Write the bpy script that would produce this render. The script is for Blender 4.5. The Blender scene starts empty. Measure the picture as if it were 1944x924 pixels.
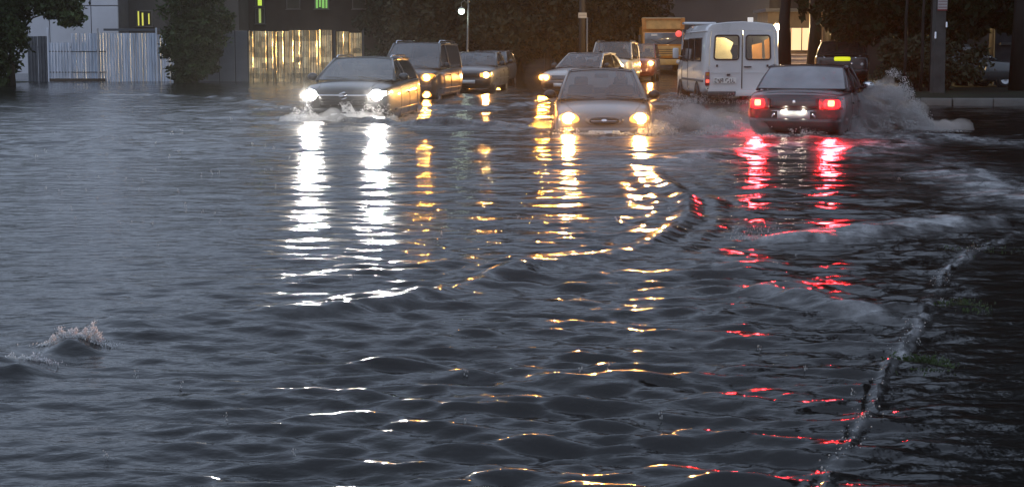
import bpy, bmesh, math, random
import numpy as np
from math import sin, cos, pi, radians, tan
from mathutils import Vector, Matrix
from mathutils.bvhtree import BVHTree

random.seed(7); RNG = np.random.default_rng(7)
sc = bpy.context.scene
COL = sc.collection

# ------------------------------------------------------------------ camera
CAM_H, FPX, PITCH, CX, CY = 1.35, 2400.0, radians(5.0), 972.0, 308.0
cam = bpy.data.cameras.new("camera"); camo = bpy.data.objects.new("camera", cam); COL.objects.link(camo)
camo.location = (0, 0, CAM_H); camo.rotation_euler = (pi/2 - PITCH, 0, 0)
cam.sensor_width = 36.0; cam.lens = 36.0*FPX/1944.0; cam.shift_y = -(462.0-CY)/1944.0
cam.clip_start = 0.05; cam.clip_end = 2000
sc.camera = camo

# ------------------------------------------------------------------ world, sun, exposure
SKY_HORIZON, SKY_ZENITH = 3.0, 3.8   # an overcast sky is a little brighter overhead
SUN_EL, SUN_ROT = radians(4.0), radians(215.0)
w = bpy.data.worlds.new("World"); sc.world = w; w.use_nodes = True
nt = w.node_tree; nt.nodes.clear()
out = nt.nodes.new("ShaderNodeOutputWorld"); bg = nt.nodes.new("ShaderNodeBackground")
sky = nt.nodes.new("ShaderNodeTexSky"); sky.sky_type = 'NISHITA'; sky.sun_disc = False
sky.sun_elevation = SUN_EL; sky.sun_rotation = SUN_ROT; sky.dust_density = 3.0; sky.air_density = 1.0
mixw = nt.nodes.new("ShaderNodeMix"); mixw.data_type = 'RGBA'
# rain cloud: an even grey-blue cover over most of the clear-sky light, with soft cloud mottling
tcw = nt.nodes.new("ShaderNodeTexCoord"); nzw = nt.nodes.new("ShaderNodeTexNoise")
nzw.inputs["Scale"].default_value = 3.0; nzw.inputs["Detail"].default_value = 4
rpw = nt.nodes.new("ShaderNodeValToRGB")
rpw.color_ramp.elements[0].position = 0.30; rpw.color_ramp.elements[0].color = (1.85, 2.3, 3.15, 1)
rpw.color_ramp.elements[1].position = 0.72; rpw.color_ramp.elements[1].color = (2.75, 3.3, 4.3, 1)
nt.links.new(tcw.outputs["Generated"], nzw.inputs["Vector"]); nt.links.new(nzw.outputs["Fac"], rpw.inputs["Fac"])
mixw.inputs[0].default_value = 0.85
sepw = nt.nodes.new("ShaderNodeSeparateXYZ"); nt.links.new(tcw.outputs["Generated"], sepw.inputs[0])
mrw = nt.nodes.new("ShaderNodeMapRange"); mrw.inputs[1].default_value = 0.0; mrw.inputs[2].default_value = 0.8
mrw.inputs[3].default_value = SKY_HORIZON; mrw.inputs[4].default_value = SKY_ZENITH; nt.links.new(sepw.outputs["Z"], mrw.inputs[0])
vmw = nt.nodes.new("ShaderNodeVectorMath"); vmw.operation = 'SCALE'; nt.links.new(rpw.outputs[0], vmw.inputs[0]); nt.links.new(mrw.outputs[0], vmw.inputs["Scale"])
nt.links.new(sky.outputs[0], mixw.inputs[6]); nt.links.new(vmw.outputs[0], mixw.inputs[7])
nt.links.new(mixw.outputs[2], bg.inputs[0]); bg.inputs[1].default_value = 0.075
nt.links.new(bg.outputs[0], out.inputs[0])
sl = bpy.data.lights.new("sun", 'SUN'); sl.energy = 0.12; sl.angle = radians(40); sl.color = (1.0, 0.96, 0.92)
so = bpy.data.objects.new("sun", sl); COL.objects.link(so)
so.rotation_euler = (radians(60), 0, radians(-25))
vs = sc.view_settings; vs.view_transform = 'Standard'; vs.look = 'None'; vs.exposure = 0.0; vs.gamma = 1.0; vs.use_curve_mapping = False
cy = sc.cycles
cy.use_denoising = True; cy.max_bounces = 6; cy.diffuse_bounces = 2; cy.glossy_bounces = 4; cy.transmission_bounces = 4
cy.volume_bounces = 0; cy.transparent_max_bounces = 24; cy.sample_clamp_indirect = 6.0; cy.caustics_reflective = False; cy.caustics_refractive = False
cy.blur_glossy = 0.3

# ------------------------------------------------------------------ measuring helpers
def P(px, py, z=0.0):
    """point on the level z that the photograph shows at (px, py)"""
    u = (px-CX)/FPX; v = (CY-py)/FPX
    d = Vector((u, cos(PITCH)+v*sin(PITCH), -sin(PITCH)+v*cos(PITCH)))
    t = (z-CAM_H)/d.z
    return Vector((d.x*t, d.y*t, z))
def PY(px, py, Y):
    u = (px-CX)/FPX; v = (CY-py)/FPX
    d = Vector((u, cos(PITCH)+v*sin(PITCH), -sin(PITCH)+v*cos(PITCH)))
    t = Y/d.y
    return Vector((d.x*t, Y, CAM_H+d.z*t))

# ------------------------------------------------------------------ noise for meshes
def vnoise(x, y, seed=0):
    xi = np.floor(x).astype(np.int64); yi = np.floor(y).astype(np.int64)
    xf = x-xi; yf = y-yi
    xf = xf*xf*(3-2*xf); yf = yf*yf*(3-2*yf)
    def h(a, b):
        n = (a*374761393 + b*668265263 + seed*1442695041) & 0xFFFFFFFF
        n = ((n ^ (n >> 13))*1274126177) & 0xFFFFFFFF
        return ((n ^ (n >> 16)) & 0xFFFF)/65535.0
    return (h(xi, yi)*(1-xf)+h(xi+1, yi)*xf)*(1-yf)+(h(xi, yi+1)*(1-xf)+h(xi+1, yi+1)*xf)*yf
def fbm(x, y, seed=0, oct=3):
    s = 0; a = 0.5; t = 0
    for i in range(oct):
        s = s+a*vnoise(x*2**i, y*2**i, seed+i*17); t += a; a *= .5
    return s/t

# ------------------------------------------------------------------ materials
MATS = {}
def node(nt, t, **kw):
    n = nt.nodes.new(t)
    for k, v in kw.items(): setattr(n, k, v)
    return n
def mat(name, col, rough=0.5, metal=0.0, var=0.15, vscale=3.0, bump=0.0, bscale=30.0, coat=0.0, spec=0.5, stretch=(1, 1, 1), rvar=0.1, col2=None):
    if name in MATS: return MATS[name]
    m = bpy.data.materials.new(name); m.use_nodes = True; nt = m.node_tree
    b = nt.nodes["Principled BSDF"]; L = nt.links.new
    tc = node(nt, "ShaderNodeTexCoord"); mp = node(nt, "ShaderNodeMapping"); mp.inputs["Scale"].default_value = stretch
    L(tc.outputs["Object"], mp.inputs["Vector"])
    nz = node(nt, "ShaderNodeTexNoise"); nz.inputs["Scale"].default_value = vscale; nz.inputs["Detail"].default_value = 5
    L(mp.outputs[0], nz.inputs["Vector"])
    rp = node(nt, "ShaderNodeValToRGB")
    c = Vector(col); c2 = Vector(col2) if col2 else c*(1+var)
    rp.color_ramp.elements[0].position = .3; rp.color_ramp.elements[0].color = (*(c*(1-var)), 1)
    rp.color_ramp.elements[1].position = .7; rp.color_ramp.elements[1].color = (*c2, 1)
    L(nz.outputs["Fac"], rp.inputs[0]); L(rp.outputs[0], b.inputs["Base Color"])
    mr = node(nt, "ShaderNodeMapRange"); mr.inputs[3].default_value = max(.02, rough-rvar); mr.inputs[4].default_value = min(1, rough+rvar)
    L(nz.outputs["Fac"], mr.inputs[0]); L(mr.outputs[0], b.inputs["Roughness"])
    b.inputs["Metallic"].default_value = metal; b.inputs["Coat Weight"].default_value = coat; b.inputs["Coat Roughness"].default_value = .06
    b.inputs["Specular IOR Level"].default_value = spec
    if bump > 0:
        n2 = node(nt, "ShaderNodeTexNoise"); n2.inputs["Scale"].default_value = bscale; n2.inputs["Detail"].default_value = 4
        L(mp.outputs[0], n2.inputs["Vector"])
        bm = node(nt, "ShaderNodeBump"); bm.inputs["Strength"].default_value = bump; bm.inputs["Distance"].default_value = .02
        L(n2.outputs["Fac"], bm.inputs["Height"]); L(bm.outputs[0], b.inputs["Normal"])
    MATS[name] = m; return m
def paint(name, col, metal=0.3, rough=0.35):
    """wet car paint: clear coat broken by rain beads"""
    m = mat(name, col, rough, metal, .10, 2.0, bump=.12, bscale=90, coat=.8)
    return m
def glow(name, col, strength):
    if name in MATS: return MATS[name]
    m = bpy.data.materials.new(name); m.use_nodes = True; nt = m.node_tree
    b = nt.nodes["Principled BSDF"]; b.inputs["Base Color"].default_value = (*[min(.8, c) for c in col], 1)
    b.inputs["Emission Color"].default_value = (*col, 1); b.inputs["Emission Strength"].default_value = strength
    MATS[name] = m; return m
def glass(name, tint=(.6, .62, .62), haze=.12, rough=.06, ior=1.7):
    if name in MATS: return MATS[name]
    m = bpy.data.materials.new(name); m.use_nodes = True; nt = m.node_tree; nt.nodes.clear(); L = nt.links.new
    o = node(nt, "ShaderNodeOutputMaterial"); tr = node(nt, "ShaderNodeBsdfTransparent"); tr.inputs[0].default_value = (*tint, 1)
    gl = node(nt, "ShaderNodeBsdfGlossy"); gl.inputs["Roughness"].default_value = rough; gl.inputs[0].default_value = (.9, .9, .9, 1)
    df = node(nt, "ShaderNodeBsdfDiffuse"); df.inputs[0].default_value = (.5, .52, .55, 1)  # diffuse grey: wet film, and sky reflection put into the colour
    tc = node(nt, "ShaderNodeTexCoord"); nz = node(nt, "ShaderNodeTexNoise"); nz.inputs["Scale"].default_value = 2.5; nz.inputs["Detail"].default_value = 3
    L(tc.outputs["Object"], nz.inputs["Vector"])
    mr = node(nt, "ShaderNodeMapRange"); mr.inputs[1].default_value = .3; mr.inputs[2].default_value = .75; mr.inputs[3].default_value = haze*.75; mr.inputs[4].default_value = haze*1.25
    L(nz.outputs["Fac"], mr.inputs[0])
    m1 = node(nt, "ShaderNodeMixShader"); L(mr.outputs[0], m1.inputs[0]); L(tr.outputs[0], m1.inputs[1]); L(df.outputs[0], m1.inputs[2])
    n2 = node(nt, "ShaderNodeTexNoise"); n2.inputs["Scale"].default_value = 60; L(tc.outputs["Object"], n2.inputs["Vector"])
    bp = node(nt, "ShaderNodeBump"); bp.inputs["Strength"].default_value = .025; bp.inputs["Distance"].default_value = .01; L(n2.outputs["Fac"], bp.inputs["Height"])
    L(bp.outputs[0], gl.inputs["Normal"])
    fr = node(nt, "ShaderNodeFresnel"); fr.inputs[0].default_value = ior
    m2 = node(nt, "ShaderNodeMixShader"); L(fr.outputs[0], m2.inputs[0]); L(m1.outputs[0], m2.inputs[1]); L(gl.outputs[0], m2.inputs[2])
    L(m2.outputs[0], o.inputs[0]); MATS[name] = m; return m

RUB = mat("black_rubber", (.012, .012, .012), .6)
BLK = mat("black_trim", (.015, .015, .016), .35, coat=.3)
CHR = mat("chrome", (.7, .7, .72), .12, 1.0, .05)
DARKIN = mat("dark_interior", (.02, .02, .022), .7)
SEAT = mat("seat_fabric", (.035, .035, .04), .85)
STEEL = mat("steel_rim", (.35, .35, .36), .3, .9)
WSH = glass("car_glass", (.78, .8, .8), .07)
WSO = glass("sky_grey_glass", (.30, .32, .33), .16, .08, 1.8)  # grey layer raised to stand for the reflected sky
WSD = glass("tinted_glass", (.12, .13, .14), .05)
LENS = mat("lamp_lens", (.55, .56, .58), .08, 0, .05, coat=1)
PLATE = mat("plate_white", (.75, .75, .72), .35)
INK = mat("plate_ink", (.02, .02, .025), .5)

# ------------------------------------------------------------------ mesh building
class MB:
    def __init__(s): s.v = []; s.f = []
    def add(s, vs, fs):
        n = len(s.v); s.v += [tuple(p) for p in vs]; s.f += [tuple(i+n for i in f) for f in fs]; return s
    def box(s, c, d, rz=0.0, rx=0.0, ry=0.0, bev=0.0):
        c = Vector(c); hx, hy, hz = d[0]/2, d[1]/2, d[2]/2
        R = Matrix.Rotation(rz, 3, 'Z') @ Matrix.Rotation(ry, 3, 'Y') @ Matrix.Rotation(rx, 3, 'X')
        if bev <= 0:
            pts = [(-hx, -hy, -hz), (hx, -hy, -hz), (hx, hy, -hz), (-hx, hy, -hz), (-hx, -hy, hz), (hx, -hy, hz), (hx, hy, hz), (-hx, hy, hz)]
            return s.add([c+R@Vector(p) for p in pts], [(0, 3, 2, 1), (4, 5, 6, 7), (0, 1, 5, 4), (1, 2, 6, 5), (2, 3, 7, 6), (3, 0, 4, 7)])
        b = min(bev, hx*.95, hy*.95, hz*.95)
        bm = bmesh.new(); bmesh.ops.create_cube(bm, size=1)
        for v in bm.verts: v.co = Vector((v.co.x*d[0], v.co.y*d[1], v.co.z*d[2]))
        bmesh.ops.bevel(bm, geom=bm.edges[:], offset=b, segments=2, affect='EDGES', profile=.5)
        bm.verts.index_update()
        s.add([c+R@v.co for v in bm.verts], [[v.index for v in f.verts] for f in bm.faces]); bm.free(); return s
    def tube(s, pts, r, n=8, caps=True):
        pts = [Vector(p) for p in pts]; k = len(pts)
        rs = r if hasattr(r, '__len__') else [r]*k
        vs = []; up = None
        for i, p in enumerate(pts):
            t = (pts[min(i+1, k-1)]-pts[max(i-1, 0)])
            t = t.normalized() if t.length > 1e-9 else Vector((0, 0, 1))
            if up is None: up = Vector((0, 0, 1)) if abs(t.z) < .9 else Vector((1, 0, 0))
            a = t.cross(up)
            if a.length < 1e-6: a = t.cross(Vector((0, 1, 0)))
            a.normalize(); b = a.cross(t).normalized(); up = b
            for j in range(n):
                an = 2*pi*j/n; vs.append(p+(a*cos(an)+b*sin(an))*rs[i])
        fs = [(i*n+j, i*n+(j+1) % n, (i+1)*n+(j+1) % n, (i+1)*n+j) for i in range(k-1) for j in range(n)]
        if caps: fs += [tuple(range(n))[::-1], tuple((k-1)*n+j for j in range(n))]
        return s.add(vs, fs)
    def grid(s, fn, nu, nv):
        vs = [fn(i/nu, j/nv) for j in range(nv+1) for i in range(nu+1)]
        fs = [(j*(nu+1)+i, j*(nu+1)+i+1, (j+1)*(nu+1)+i+1, (j+1)*(nu+1)+i) for j in range(nv) for i in range(nu)]
        return s.add(vs, fs)
    def lathe(s, prof, n=24, c=(0, 0, 0), axis='X'):
        c = Vector(c); vs = []
        for (r, h) in prof:
            for j in range(n):
                a = 2*pi*j/n
                p = {'X': (h, r*cos(a), r*sin(a)), 'Y': (r*cos(a), h, r*sin(a)), 'Z': (r*cos(a), r*sin(a), h)}[axis]
                vs.append(c+Vector(p))
        k = len(prof)
        return s.add(vs, [(i*n+j, i*n+(j+1) % n, (i+1)*n+(j+1) % n, (i+1)*n+j) for i in range(k-1) for j in range(n)])
    def sphere(s, c, r, n=12, sq=(1, 1, 1)):
        c = Vector(c); m = n//2; vs = []; fs = []
        for i in range(m+1):
            th = pi*i/m
            for j in range(n): 
                ph = 2*pi*j/n
                vs.append(c+Vector((r*sq[0]*sin(th)*cos(ph), r*sq[1]*sin(th)*sin(ph), r*sq[2]*cos(th))))
        fs = [(i*n+j, (i+1)*n+j, (i+1)*n+(j+1) % n, i*n+(j+1) % n) for i in range(m) for j in range(n)]
        return s.add(vs, fs)
    def prism(s, poly, d0, d1, axis='Y'):
        """polygon of (a,b) pairs extruded along an axis"""
        def q(a, b, d): return {'Y': (a, d, b), 'X': (d, a, b), 'Z': (a, b, d)}[axis]
        n = len(poly); vs = [q(a, b, d0) for a, b in poly]+[q(a, b, d1) for a, b in poly]
        fs = [tuple(range(n)), tuple(range(n, 2*n))[::-1]]+[(i, i+n, (i+1) % n+n, (i+1) % n) for i in range(n)]
        return s.add(vs, fs)
    def build(s, name, m, parent=None, smooth=False, fix=True, solid=0.0):
        me = bpy.data.meshes.new(name); me.from_pydata(s.v, [], s.f); me.materials.append(m)
        if fix:
            bm = bmesh.new(); bm.from_mesh(me); bmesh.ops.remove_doubles(bm, verts=bm.verts, dist=1e-5)
            bmesh.ops.recalc_face_normals(bm, faces=bm.faces)
            if solid:
                bmesh.ops.solidify(bm, geom=bm.faces[:], thickness=solid)
            bm.to_mesh(me); bm.free()
        if smooth: me.shade_smooth()
        o = bpy.data.objects.new(name, me); COL.objects.link(o)
        if parent: o.parent = parent
        return o
def tag(o, label=None, cat=None, group=None, kind=None):
    if label: o["label"] = label
    if cat: o["category"] = cat
    if group: o["group"] = group
    if kind: o["kind"] = kind
    return o
def empty(name, loc, rz=0.0):
    o = bpy.data.objects.new(name, None); COL.objects.link(o); o.location = loc; o.rotation_euler = (0, 0, rz); o.empty_display_size = .2; return o
def copy_tree(o, parent=None):
    c = o.copy(); COL.objects.link(c); c.parent = parent
    for ch in list(o.children): copy_tree(ch, c)
    return c

# ================================================================== GROUND AND WATER
gm = mat("wet_asphalt", (.035, .035, .037), .35, bump=.3, bscale=8)
g = MB().grid(lambda u, v: (-400+800*u, -150+750*v, -.6), 8, 8).build("ground", gm); tag(g, kind="structure")

# crest lines of the wakes: points (px,py in the photograph -> level water), height, half width, foam, tail ripples
WAKES = [
    ([(-60, 690), (60, 655), (190, 628), (330, 612), (470, 606), (620, 597), (740, 580), (830, 558), (930, 528), (1010, 508), (1110, 494), (1200, 474), (1265, 448), (1298, 420), (1306, 396), (1270, 352), (1238, 318)], .038, .16, .06, 1),
    ([(1238, 318), (1300, 303), (1400, 291), (1500, 281), (1580, 276)], .07, .35, .8, 0),
    ([(1380, 556), (1450, 560), (1540, 577), (1640, 593), (1735, 606)], .045, .18, .40, 1),  # foam value stands for pale sky reflection along this crest
    ([(1400, 452), (1500, 457), (1590, 450), (1690, 440), (1800, 427), (1990, 412)], .05, .22, 1.0, 0),
    ([(1700, 322), (1770, 322), (1840, 338), (1900, 362), (1990, 400)], .05, .45, 1.1, 0),
    ([(1600, 300), (1700, 272), (1800, 262), (1900, 272), (1990, 280)], .06, .5, 1.0, 0),
    ([(560, 222), (640, 232), (760, 238), (880, 241), (1050, 246)], .10, .28, .3, 1),
    ([(440, 214), (500, 209), (560, 204)], .07, .25, .5, 0),
    ([(760, 204), (850, 208), (940, 206), (1010, 198), (1050, 190)], .07, .3, .2, 1),
    ([(870, 182), (920, 187), (1000, 184), (1060, 178)], .05, .3, .2, 0),
    ([(540, 800), (640, 800), (760, 775), (900, 780), (960, 760)], .022, .14, 0, 1),
    ([(990, 706), (1060, 724), (1150, 730), (1260, 706)], .022, .13, 0, 1),
    ([(150, 180), (300, 182), (450, 190), (540, 205)], .05, .4, .1, 1),
    ([(1300, 505), (1350, 496), (1400, 508), (1460, 525)], .05, .2, .35, 0),
]
KERB = [P(1535, 975), P(1570, 924), P(1640, 800), P(1700, 685), P(1755, 602), P(1800, 512), P(1862, 470), P(1990, 425)]
CARS_XY = []   # (x,y,heading,length,width) filled below before the water is made

def seg_dist(X, Y, pts):
    best = np.full(X.shape, 1e9); along = np.zeros(X.shape); side = np.zeros(X.shape); s0 = 0
    for a, b in zip(pts[:-1], pts[1:]):
        dx, dy = b.x-a.x, b.y-a.y; l2 = dx*dx+dy*dy+1e-9; l = math.sqrt(l2)
        t = np.clip(((X-a.x)*dx+(Y-a.y)*dy)/l2, 0, 1)
        d = np.hypot(X-a.x-t*dx, Y-a.y-t*dy)
        sg = np.sign((X-a.x)*dy-(Y-a.y)*dx)
        m = d < best
        best = np.where(m, d, best); along = np.where(m, s0+t*l, along); side = np.where(m, sg, side); s0 += l
    return best, along, side, s0

def smooth_line(p, n=6):
    q = [p[0]*2-p[1]]+list(p)+[p[-1]*2-p[-2]]; o = []
    for i in range(1, len(q)-2):
        for k in range(n):
            t = k/n; o.append(.5*((2*q[i])+(-q[i-1]+q[i+1])*t+(2*q[i-1]-5*q[i]+4*q[i+1]-q[i+2])*t*t+(-q[i-1]+3*q[i]-3*q[i+1]+q[i+2])*t**3))
    o.append(q[-2]); return o
def water_field(X, Y, dY):
    Z = np.zeros_like(X); F = np.zeros_like(X)
    rng = np.random.default_rng(11)
    calm = .45+.9*fbm(X*.35+3.1, Y*.22+9.7, 5, 2)
    calm *= np.where(Y < 16, np.clip(.62+.17*(X+2.6), .42, 1.1), 1.0)
    calm = calm*(1+.7*np.exp(-((Y-4.5)/4.5)**2)*np.clip((X+1.7)/1.0, 0, 1))
    farw = np.clip((Y-8)/8, 0, 1)
    N = 110
    for i in range(N):
        lam = .05*(20.0)**(i/(N-1))
        th = rng.normal(0, .27)
        kx, ky = sin(th), cos(th)
        k = 2*pi/lam; ph = rng.uniform(0, 2*pi)
        s = .036
        if lam > .24: s = s*((.24/lam)**1.5*(1-farw)+(.24/lam)**.55*farw)
        a = s*lam/(2*pi)
        wgt = np.clip((lam/(dY*2.6)-1.0), 0, 1)
        if wgt.max() <= 0: continue
        wob = 1.3*np.sin(.7*X+.31*Y+i)+1.1*np.sin(.23*X-.57*Y+2*i)
        Z += wgt*a*np.sin(k*(X*kx+Y*ky)+ph+wob)*calm
    # gentler isotropic ripples
    Z += .010*(fbm(X*1.6, Y*2.6, 31, 3)-.5)*np.clip(.35/dY, 0, 1)*calm
    for pts, h, wd, fo, tail in WAKES:
        pp = smooth_line([P(a, b) for a, b in pts])
        x0, x1 = min(p.x for p in pp)-4, max(p.x for p in pp)+4; y0, y1 = min(p.y for p in pp)-5, max(p.y for p in pp)+5
        m = (X > x0) & (X < x1) & (Y > y0) & (Y < y1)
        if not m.any(): continue
        x = X[m]; y = Y[m]; sh = h*np.clip(.05+1.5*fbm(x*1.5, y*1.5, 71, 2), .12, 1.5); wob = .22*wd*3*(fbm(x*1.7, y*1.7, 41, 2)-.5)
        d, al, sd, tot = seg_dist(x, y, pp)
        sdn = d*sd+wob
        ends = np.clip(np.minimum(al, tot-al)/(.18*tot)+.12, 0, 1)
        # steep towards the viewer, long back
        near = np.exp(-(np.clip(sdn, 0, None)/(wd*.95))**2); far = np.exp(-(np.clip(-sdn, 0, None)/(wd*1.3))**2)
        z = sh*ends*np.where(sdn > 0, near, far)
        if tail: z += sh*.30*ends*np.exp(-(sdn/(wd*3.2))**2)*np.cos(sdn*2*pi/(wd*1.7))
        Z[m] += z
        if fo > 0:
            fn = fbm(x*5, y*3, 52, 4)
            ff = np.exp(-(sdn/(wd*1.0))**2)*ends*fo
            F[m] = np.maximum(F[m], np.clip(ff*(.35+2.6*(fn-.38)), 0, 1))
    # water tumbling over the kerb
    m = (X > -1) & (X < 8) & (Y < 16) & (Y > 2)
    if m.any():
        x = X[m]; y = Y[m]
        d, al, sd, tot = seg_dist(x, y, KERB)
        dd = d*sd+.07*(fbm(x*3, y*3, 91, 3)-.5)
        wdt = .012+.022*vnoise(al*1.3, al*0, 17)
        st = np.clip(2.0*fbm(al*1.7, al*0+5, 23, 2)-.45, .05, 1.2)
        rid = np.exp(-(dd/wdt)**2)*st
        Z[m] += rid*(.004+.034*(fbm(al*9, dd*25, 93, 3)-.25))+.010*st*np.exp(-((dd+.05)/.018)**2)*vnoise(al*5, al*0, 29)
        # behind the kerb the water is shallow and quieter
        Z[m] *= 1-.6*np.clip(dd/.3, 0, 1)
        F[m] = np.maximum(F[m], np.clip(rid*1.6*(fbm(al*9, dd*30, 95, 3)-.30), 0, .8))
    # broken water round the cars
    for (cx, cyy, hd, ln, wd, amp, fo) in CARS_XY:
        m = (np.abs(X-cx) < 6) & (np.abs(Y-cyy) < 7)
        if not m.any(): continue
        x = X[m]-cx; y = Y[m]-cyy
        lx = x*cos(hd)-y*sin(hd); ly = x*sin(hd)+y*cos(hd)
        q = np.maximum(np.abs(lx)-wd/2, 0)**2+np.maximum(np.abs(ly)-ln/2, 0)**2
        e = np.exp(-q/.8)
        Z[m] += e*amp*(fbm(X[m]*3.2, Y[m]*2.6, 61, 3)-.38)
        F[m] = np.maximum(F[m], np.clip(np.exp(-q/.55)*fo*(fbm(X[m]*4, Y[m]*3, 63, 4)*1.9-.45), 0, 1))
    # foam trail spreading behind the departing saloon
    tr = [P(1500, 276), P(1440, 292), P(1330, 300), P(1240, 316)]
    tr2 = [P(1560, 276), P(1700, 300), P(1800, 335), P(1900, 370)]
    for t_ in (tr, tr2):
        d, al, sd, tot = seg_dist(X, Y, t_)
        ff = np.exp(-(d/.7)**2)*np.clip(fbm(X*3, Y*1.8, 77, 4)*2.4-.95, 0, 1)
        F = np.maximum(F, ff*.8)
    # breaking wavelet in front of the viewer, on the left
    for (px, py, h, rx, ry) in ((25, 716, .05, .13, .07), (78, 690, .015, .06, .1), (140, 668, .048, .10, .07), (250, 636, .03, .14, .06), (-60, 712, .06, .14, .07)):
        p = P(px, py); n_ = .6+.8*fbm(X*9, Y*9, 13, 2)
        Z += h*n_*np.exp(-((X-p.x)/rx)**2)*np.where(Y < p.y, np.exp(-((Y-p.y)/ry)**2), np.exp(-((Y-p.y)/(ry*3))**2))
    p = P(1000, 522)
    Z += .03*np.exp(-(((X-p.x)/.07)**2+((Y-p.y)/.12)**2))
    # rain rings
    rr = np.random.default_rng(5)
    for i in range(45):
        px, py = rr.uniform(0, 1944), rr.uniform(330, 924)
        c = P(px, py); R = rr.uniform(.03, .10)
        m = (np.abs(X-c.x) < .3) & (np.abs(Y-c.y) < .3)
        if m.any():
            r = np.hypot(X[m]-c.x, Y[m]-c.y)
            Z[m] += .002*np.exp(-((r-R)/.014)**2)
    return Z, F

def make_water():
    rows = np.concatenate([[-30, -12, -4, 0, 1.5, 2.3], np.geomspace(2.9, 62, 1000), np.linspace(64, 100, 16), [130, 200]])
    u = np.linspace(-1, 1, 620)
    uo = np.concatenate([[-60, -25, -10, -5, -2.4, -1.5, -1.2], u, [1.2, 1.5, 2.4, 5, 10, 25, 60]])
    half = np.clip(.44*np.clip(rows, 0, None)+.9, 1.5, 40)
    X = uo[None, :]*half[:, None]; Y = np.repeat(rows[:, None], len(uo), 1)
    dY = np.gradient(rows)[:, None]*np.ones_like(X)
    dY = np.maximum(np.clip(dY, .01, 50), half[:, None]*2/620)
    dY[:, :7] = 50; dY[:, -7:] = 50
    Z, F = water_field(X, Y, dY)
    edge = np.clip((1.5-np.abs(uo))/.4, 0, 1)[None, :]*np.clip((Y-1.5)/.8, 0, 1)*np.clip((80-Y)/20, 0, 1)
    Z *= edge; F *= edge
    nr, nc = X.shape
    co = np.stack([X, Y, Z], -1).reshape(-1, 3).astype(np.float32)
    i = np.arange(nr-1)[:, None]*nc+np.arange(nc-1)[None, :]
    quads = np.stack([i, i+1, i+nc+1, i+nc], -1).reshape(-1, 4).astype(np.int32)
    me = bpy.data.meshes.new("water"); me.vertices.add(len(co)); me.vertices.foreach_set("co", co.ravel())
    me.loops.add(quads.size); me.loops.foreach_set("vertex_index", quads.ravel())
    me.polygons.add(len(quads)); me.polygons.foreach_set("loop_start", np.arange(0, quads.size, 4, dtype=np.int32))
    me.polygons.foreach_set("loop_total", np.full(len(quads), 4, dtype=np.int32))
    at = me.attributes.new("foam", 'FLOAT', 'POINT'); at.data.foreach_set("value", F.ravel().astype(np.float32))
    me.update(calc_edges=True); me.shade_smooth()
    m = bpy.data.materials.new("flood_water"); m.use_nodes = True; nt = m.node_tree; L = nt.links.new
    b = nt.nodes["Principled BSDF"]; b.inputs["Roughness"].default_value = .05; b.inputs["IOR"].default_value = 1.38
    tc = node(nt, "ShaderNodeTexCoord")
    nz = node(nt, "ShaderNodeTexNoise"); nz.inputs["Scale"].default_value = .6; L(tc.outputs["Object"], nz.inputs["Vector"])
    r0 = node(nt, "ShaderNodeValToRGB"); r0.color_ramp.elements[0].color = (.006, .006, .006, 1); r0.color_ramp.elements[1].color = (.012, .0115, .0105, 1)
    L(nz.outputs["Fac"], r0.inputs[0])
    fa = node(nt, "ShaderNodeAttribute", attribute_name="foam")
    n3 = node(nt, "ShaderNodeTexNoise"); n3.inputs["Scale"].default_value = 9; n3.inputs["Detail"].default_value = 8; n3.inputs["Roughness"].default_value = .7
    L(tc.outputs["Object"], n3.inputs["Vector"])
    mm = node(nt, "ShaderNodeMath", operation='MULTIPLY_ADD'); L(n3.outputs["Fac"], mm.inputs[0]); mm.inputs[1].default_value = 1.6; mm.inputs[2].default_value = -.35
    m2 = node(nt, "ShaderNodeMath", operation='MULTIPLY', use_clamp=True); L(mm.outputs[0], m2.inputs[0]); L(fa.outputs["Fac"], m2.inputs[1])
    mc = node(nt, "ShaderNodeMix", data_type='RGBA'); L(m2.outputs[0], mc.inputs[0]); L(r0.outputs[0], mc.inputs[6]); mc.inputs[7].default_value = (.68, .68, .69, 1)
    L(mc.outputs[2], b.inputs["Base Color"])
    mr = node(nt, "ShaderNodeMapRange"); L(m2.outputs[0], mr.inputs[0]); mr.inputs[3].default_value = .125; mr.inputs[4].default_value = .6; L(mr.outputs[0], b.inputs["Roughness"])
    # fine ripples below the mesh's own detail
    n4 = node(nt, "ShaderNodeTexNoise"); n4.inputs["Scale"].default_value = 6.5; n4.inputs["Detail"].default_value = 5
    mp = node(nt, "ShaderNodeMapping"); mp.inputs["Scale"].default_value = (.75, 1.3, 1); L(tc.outputs["Object"], mp.inputs[0]); L(mp.outputs[0], n4.inputs["Vector"])
    bp = node(nt, "ShaderNodeBump"); bp.inputs["Strength"].default_value = .6; bp.inputs["Distance"].default_value = .034; L(n4.outputs["Fac"], bp.inputs["Height"])
    L(bp.outputs[0], b.inputs["Normal"])
    me.materials.append(m)
    o = bpy.data.objects.new("water", me); COL.objects.link(o); tag(o, kind="structure")
    return o

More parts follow.
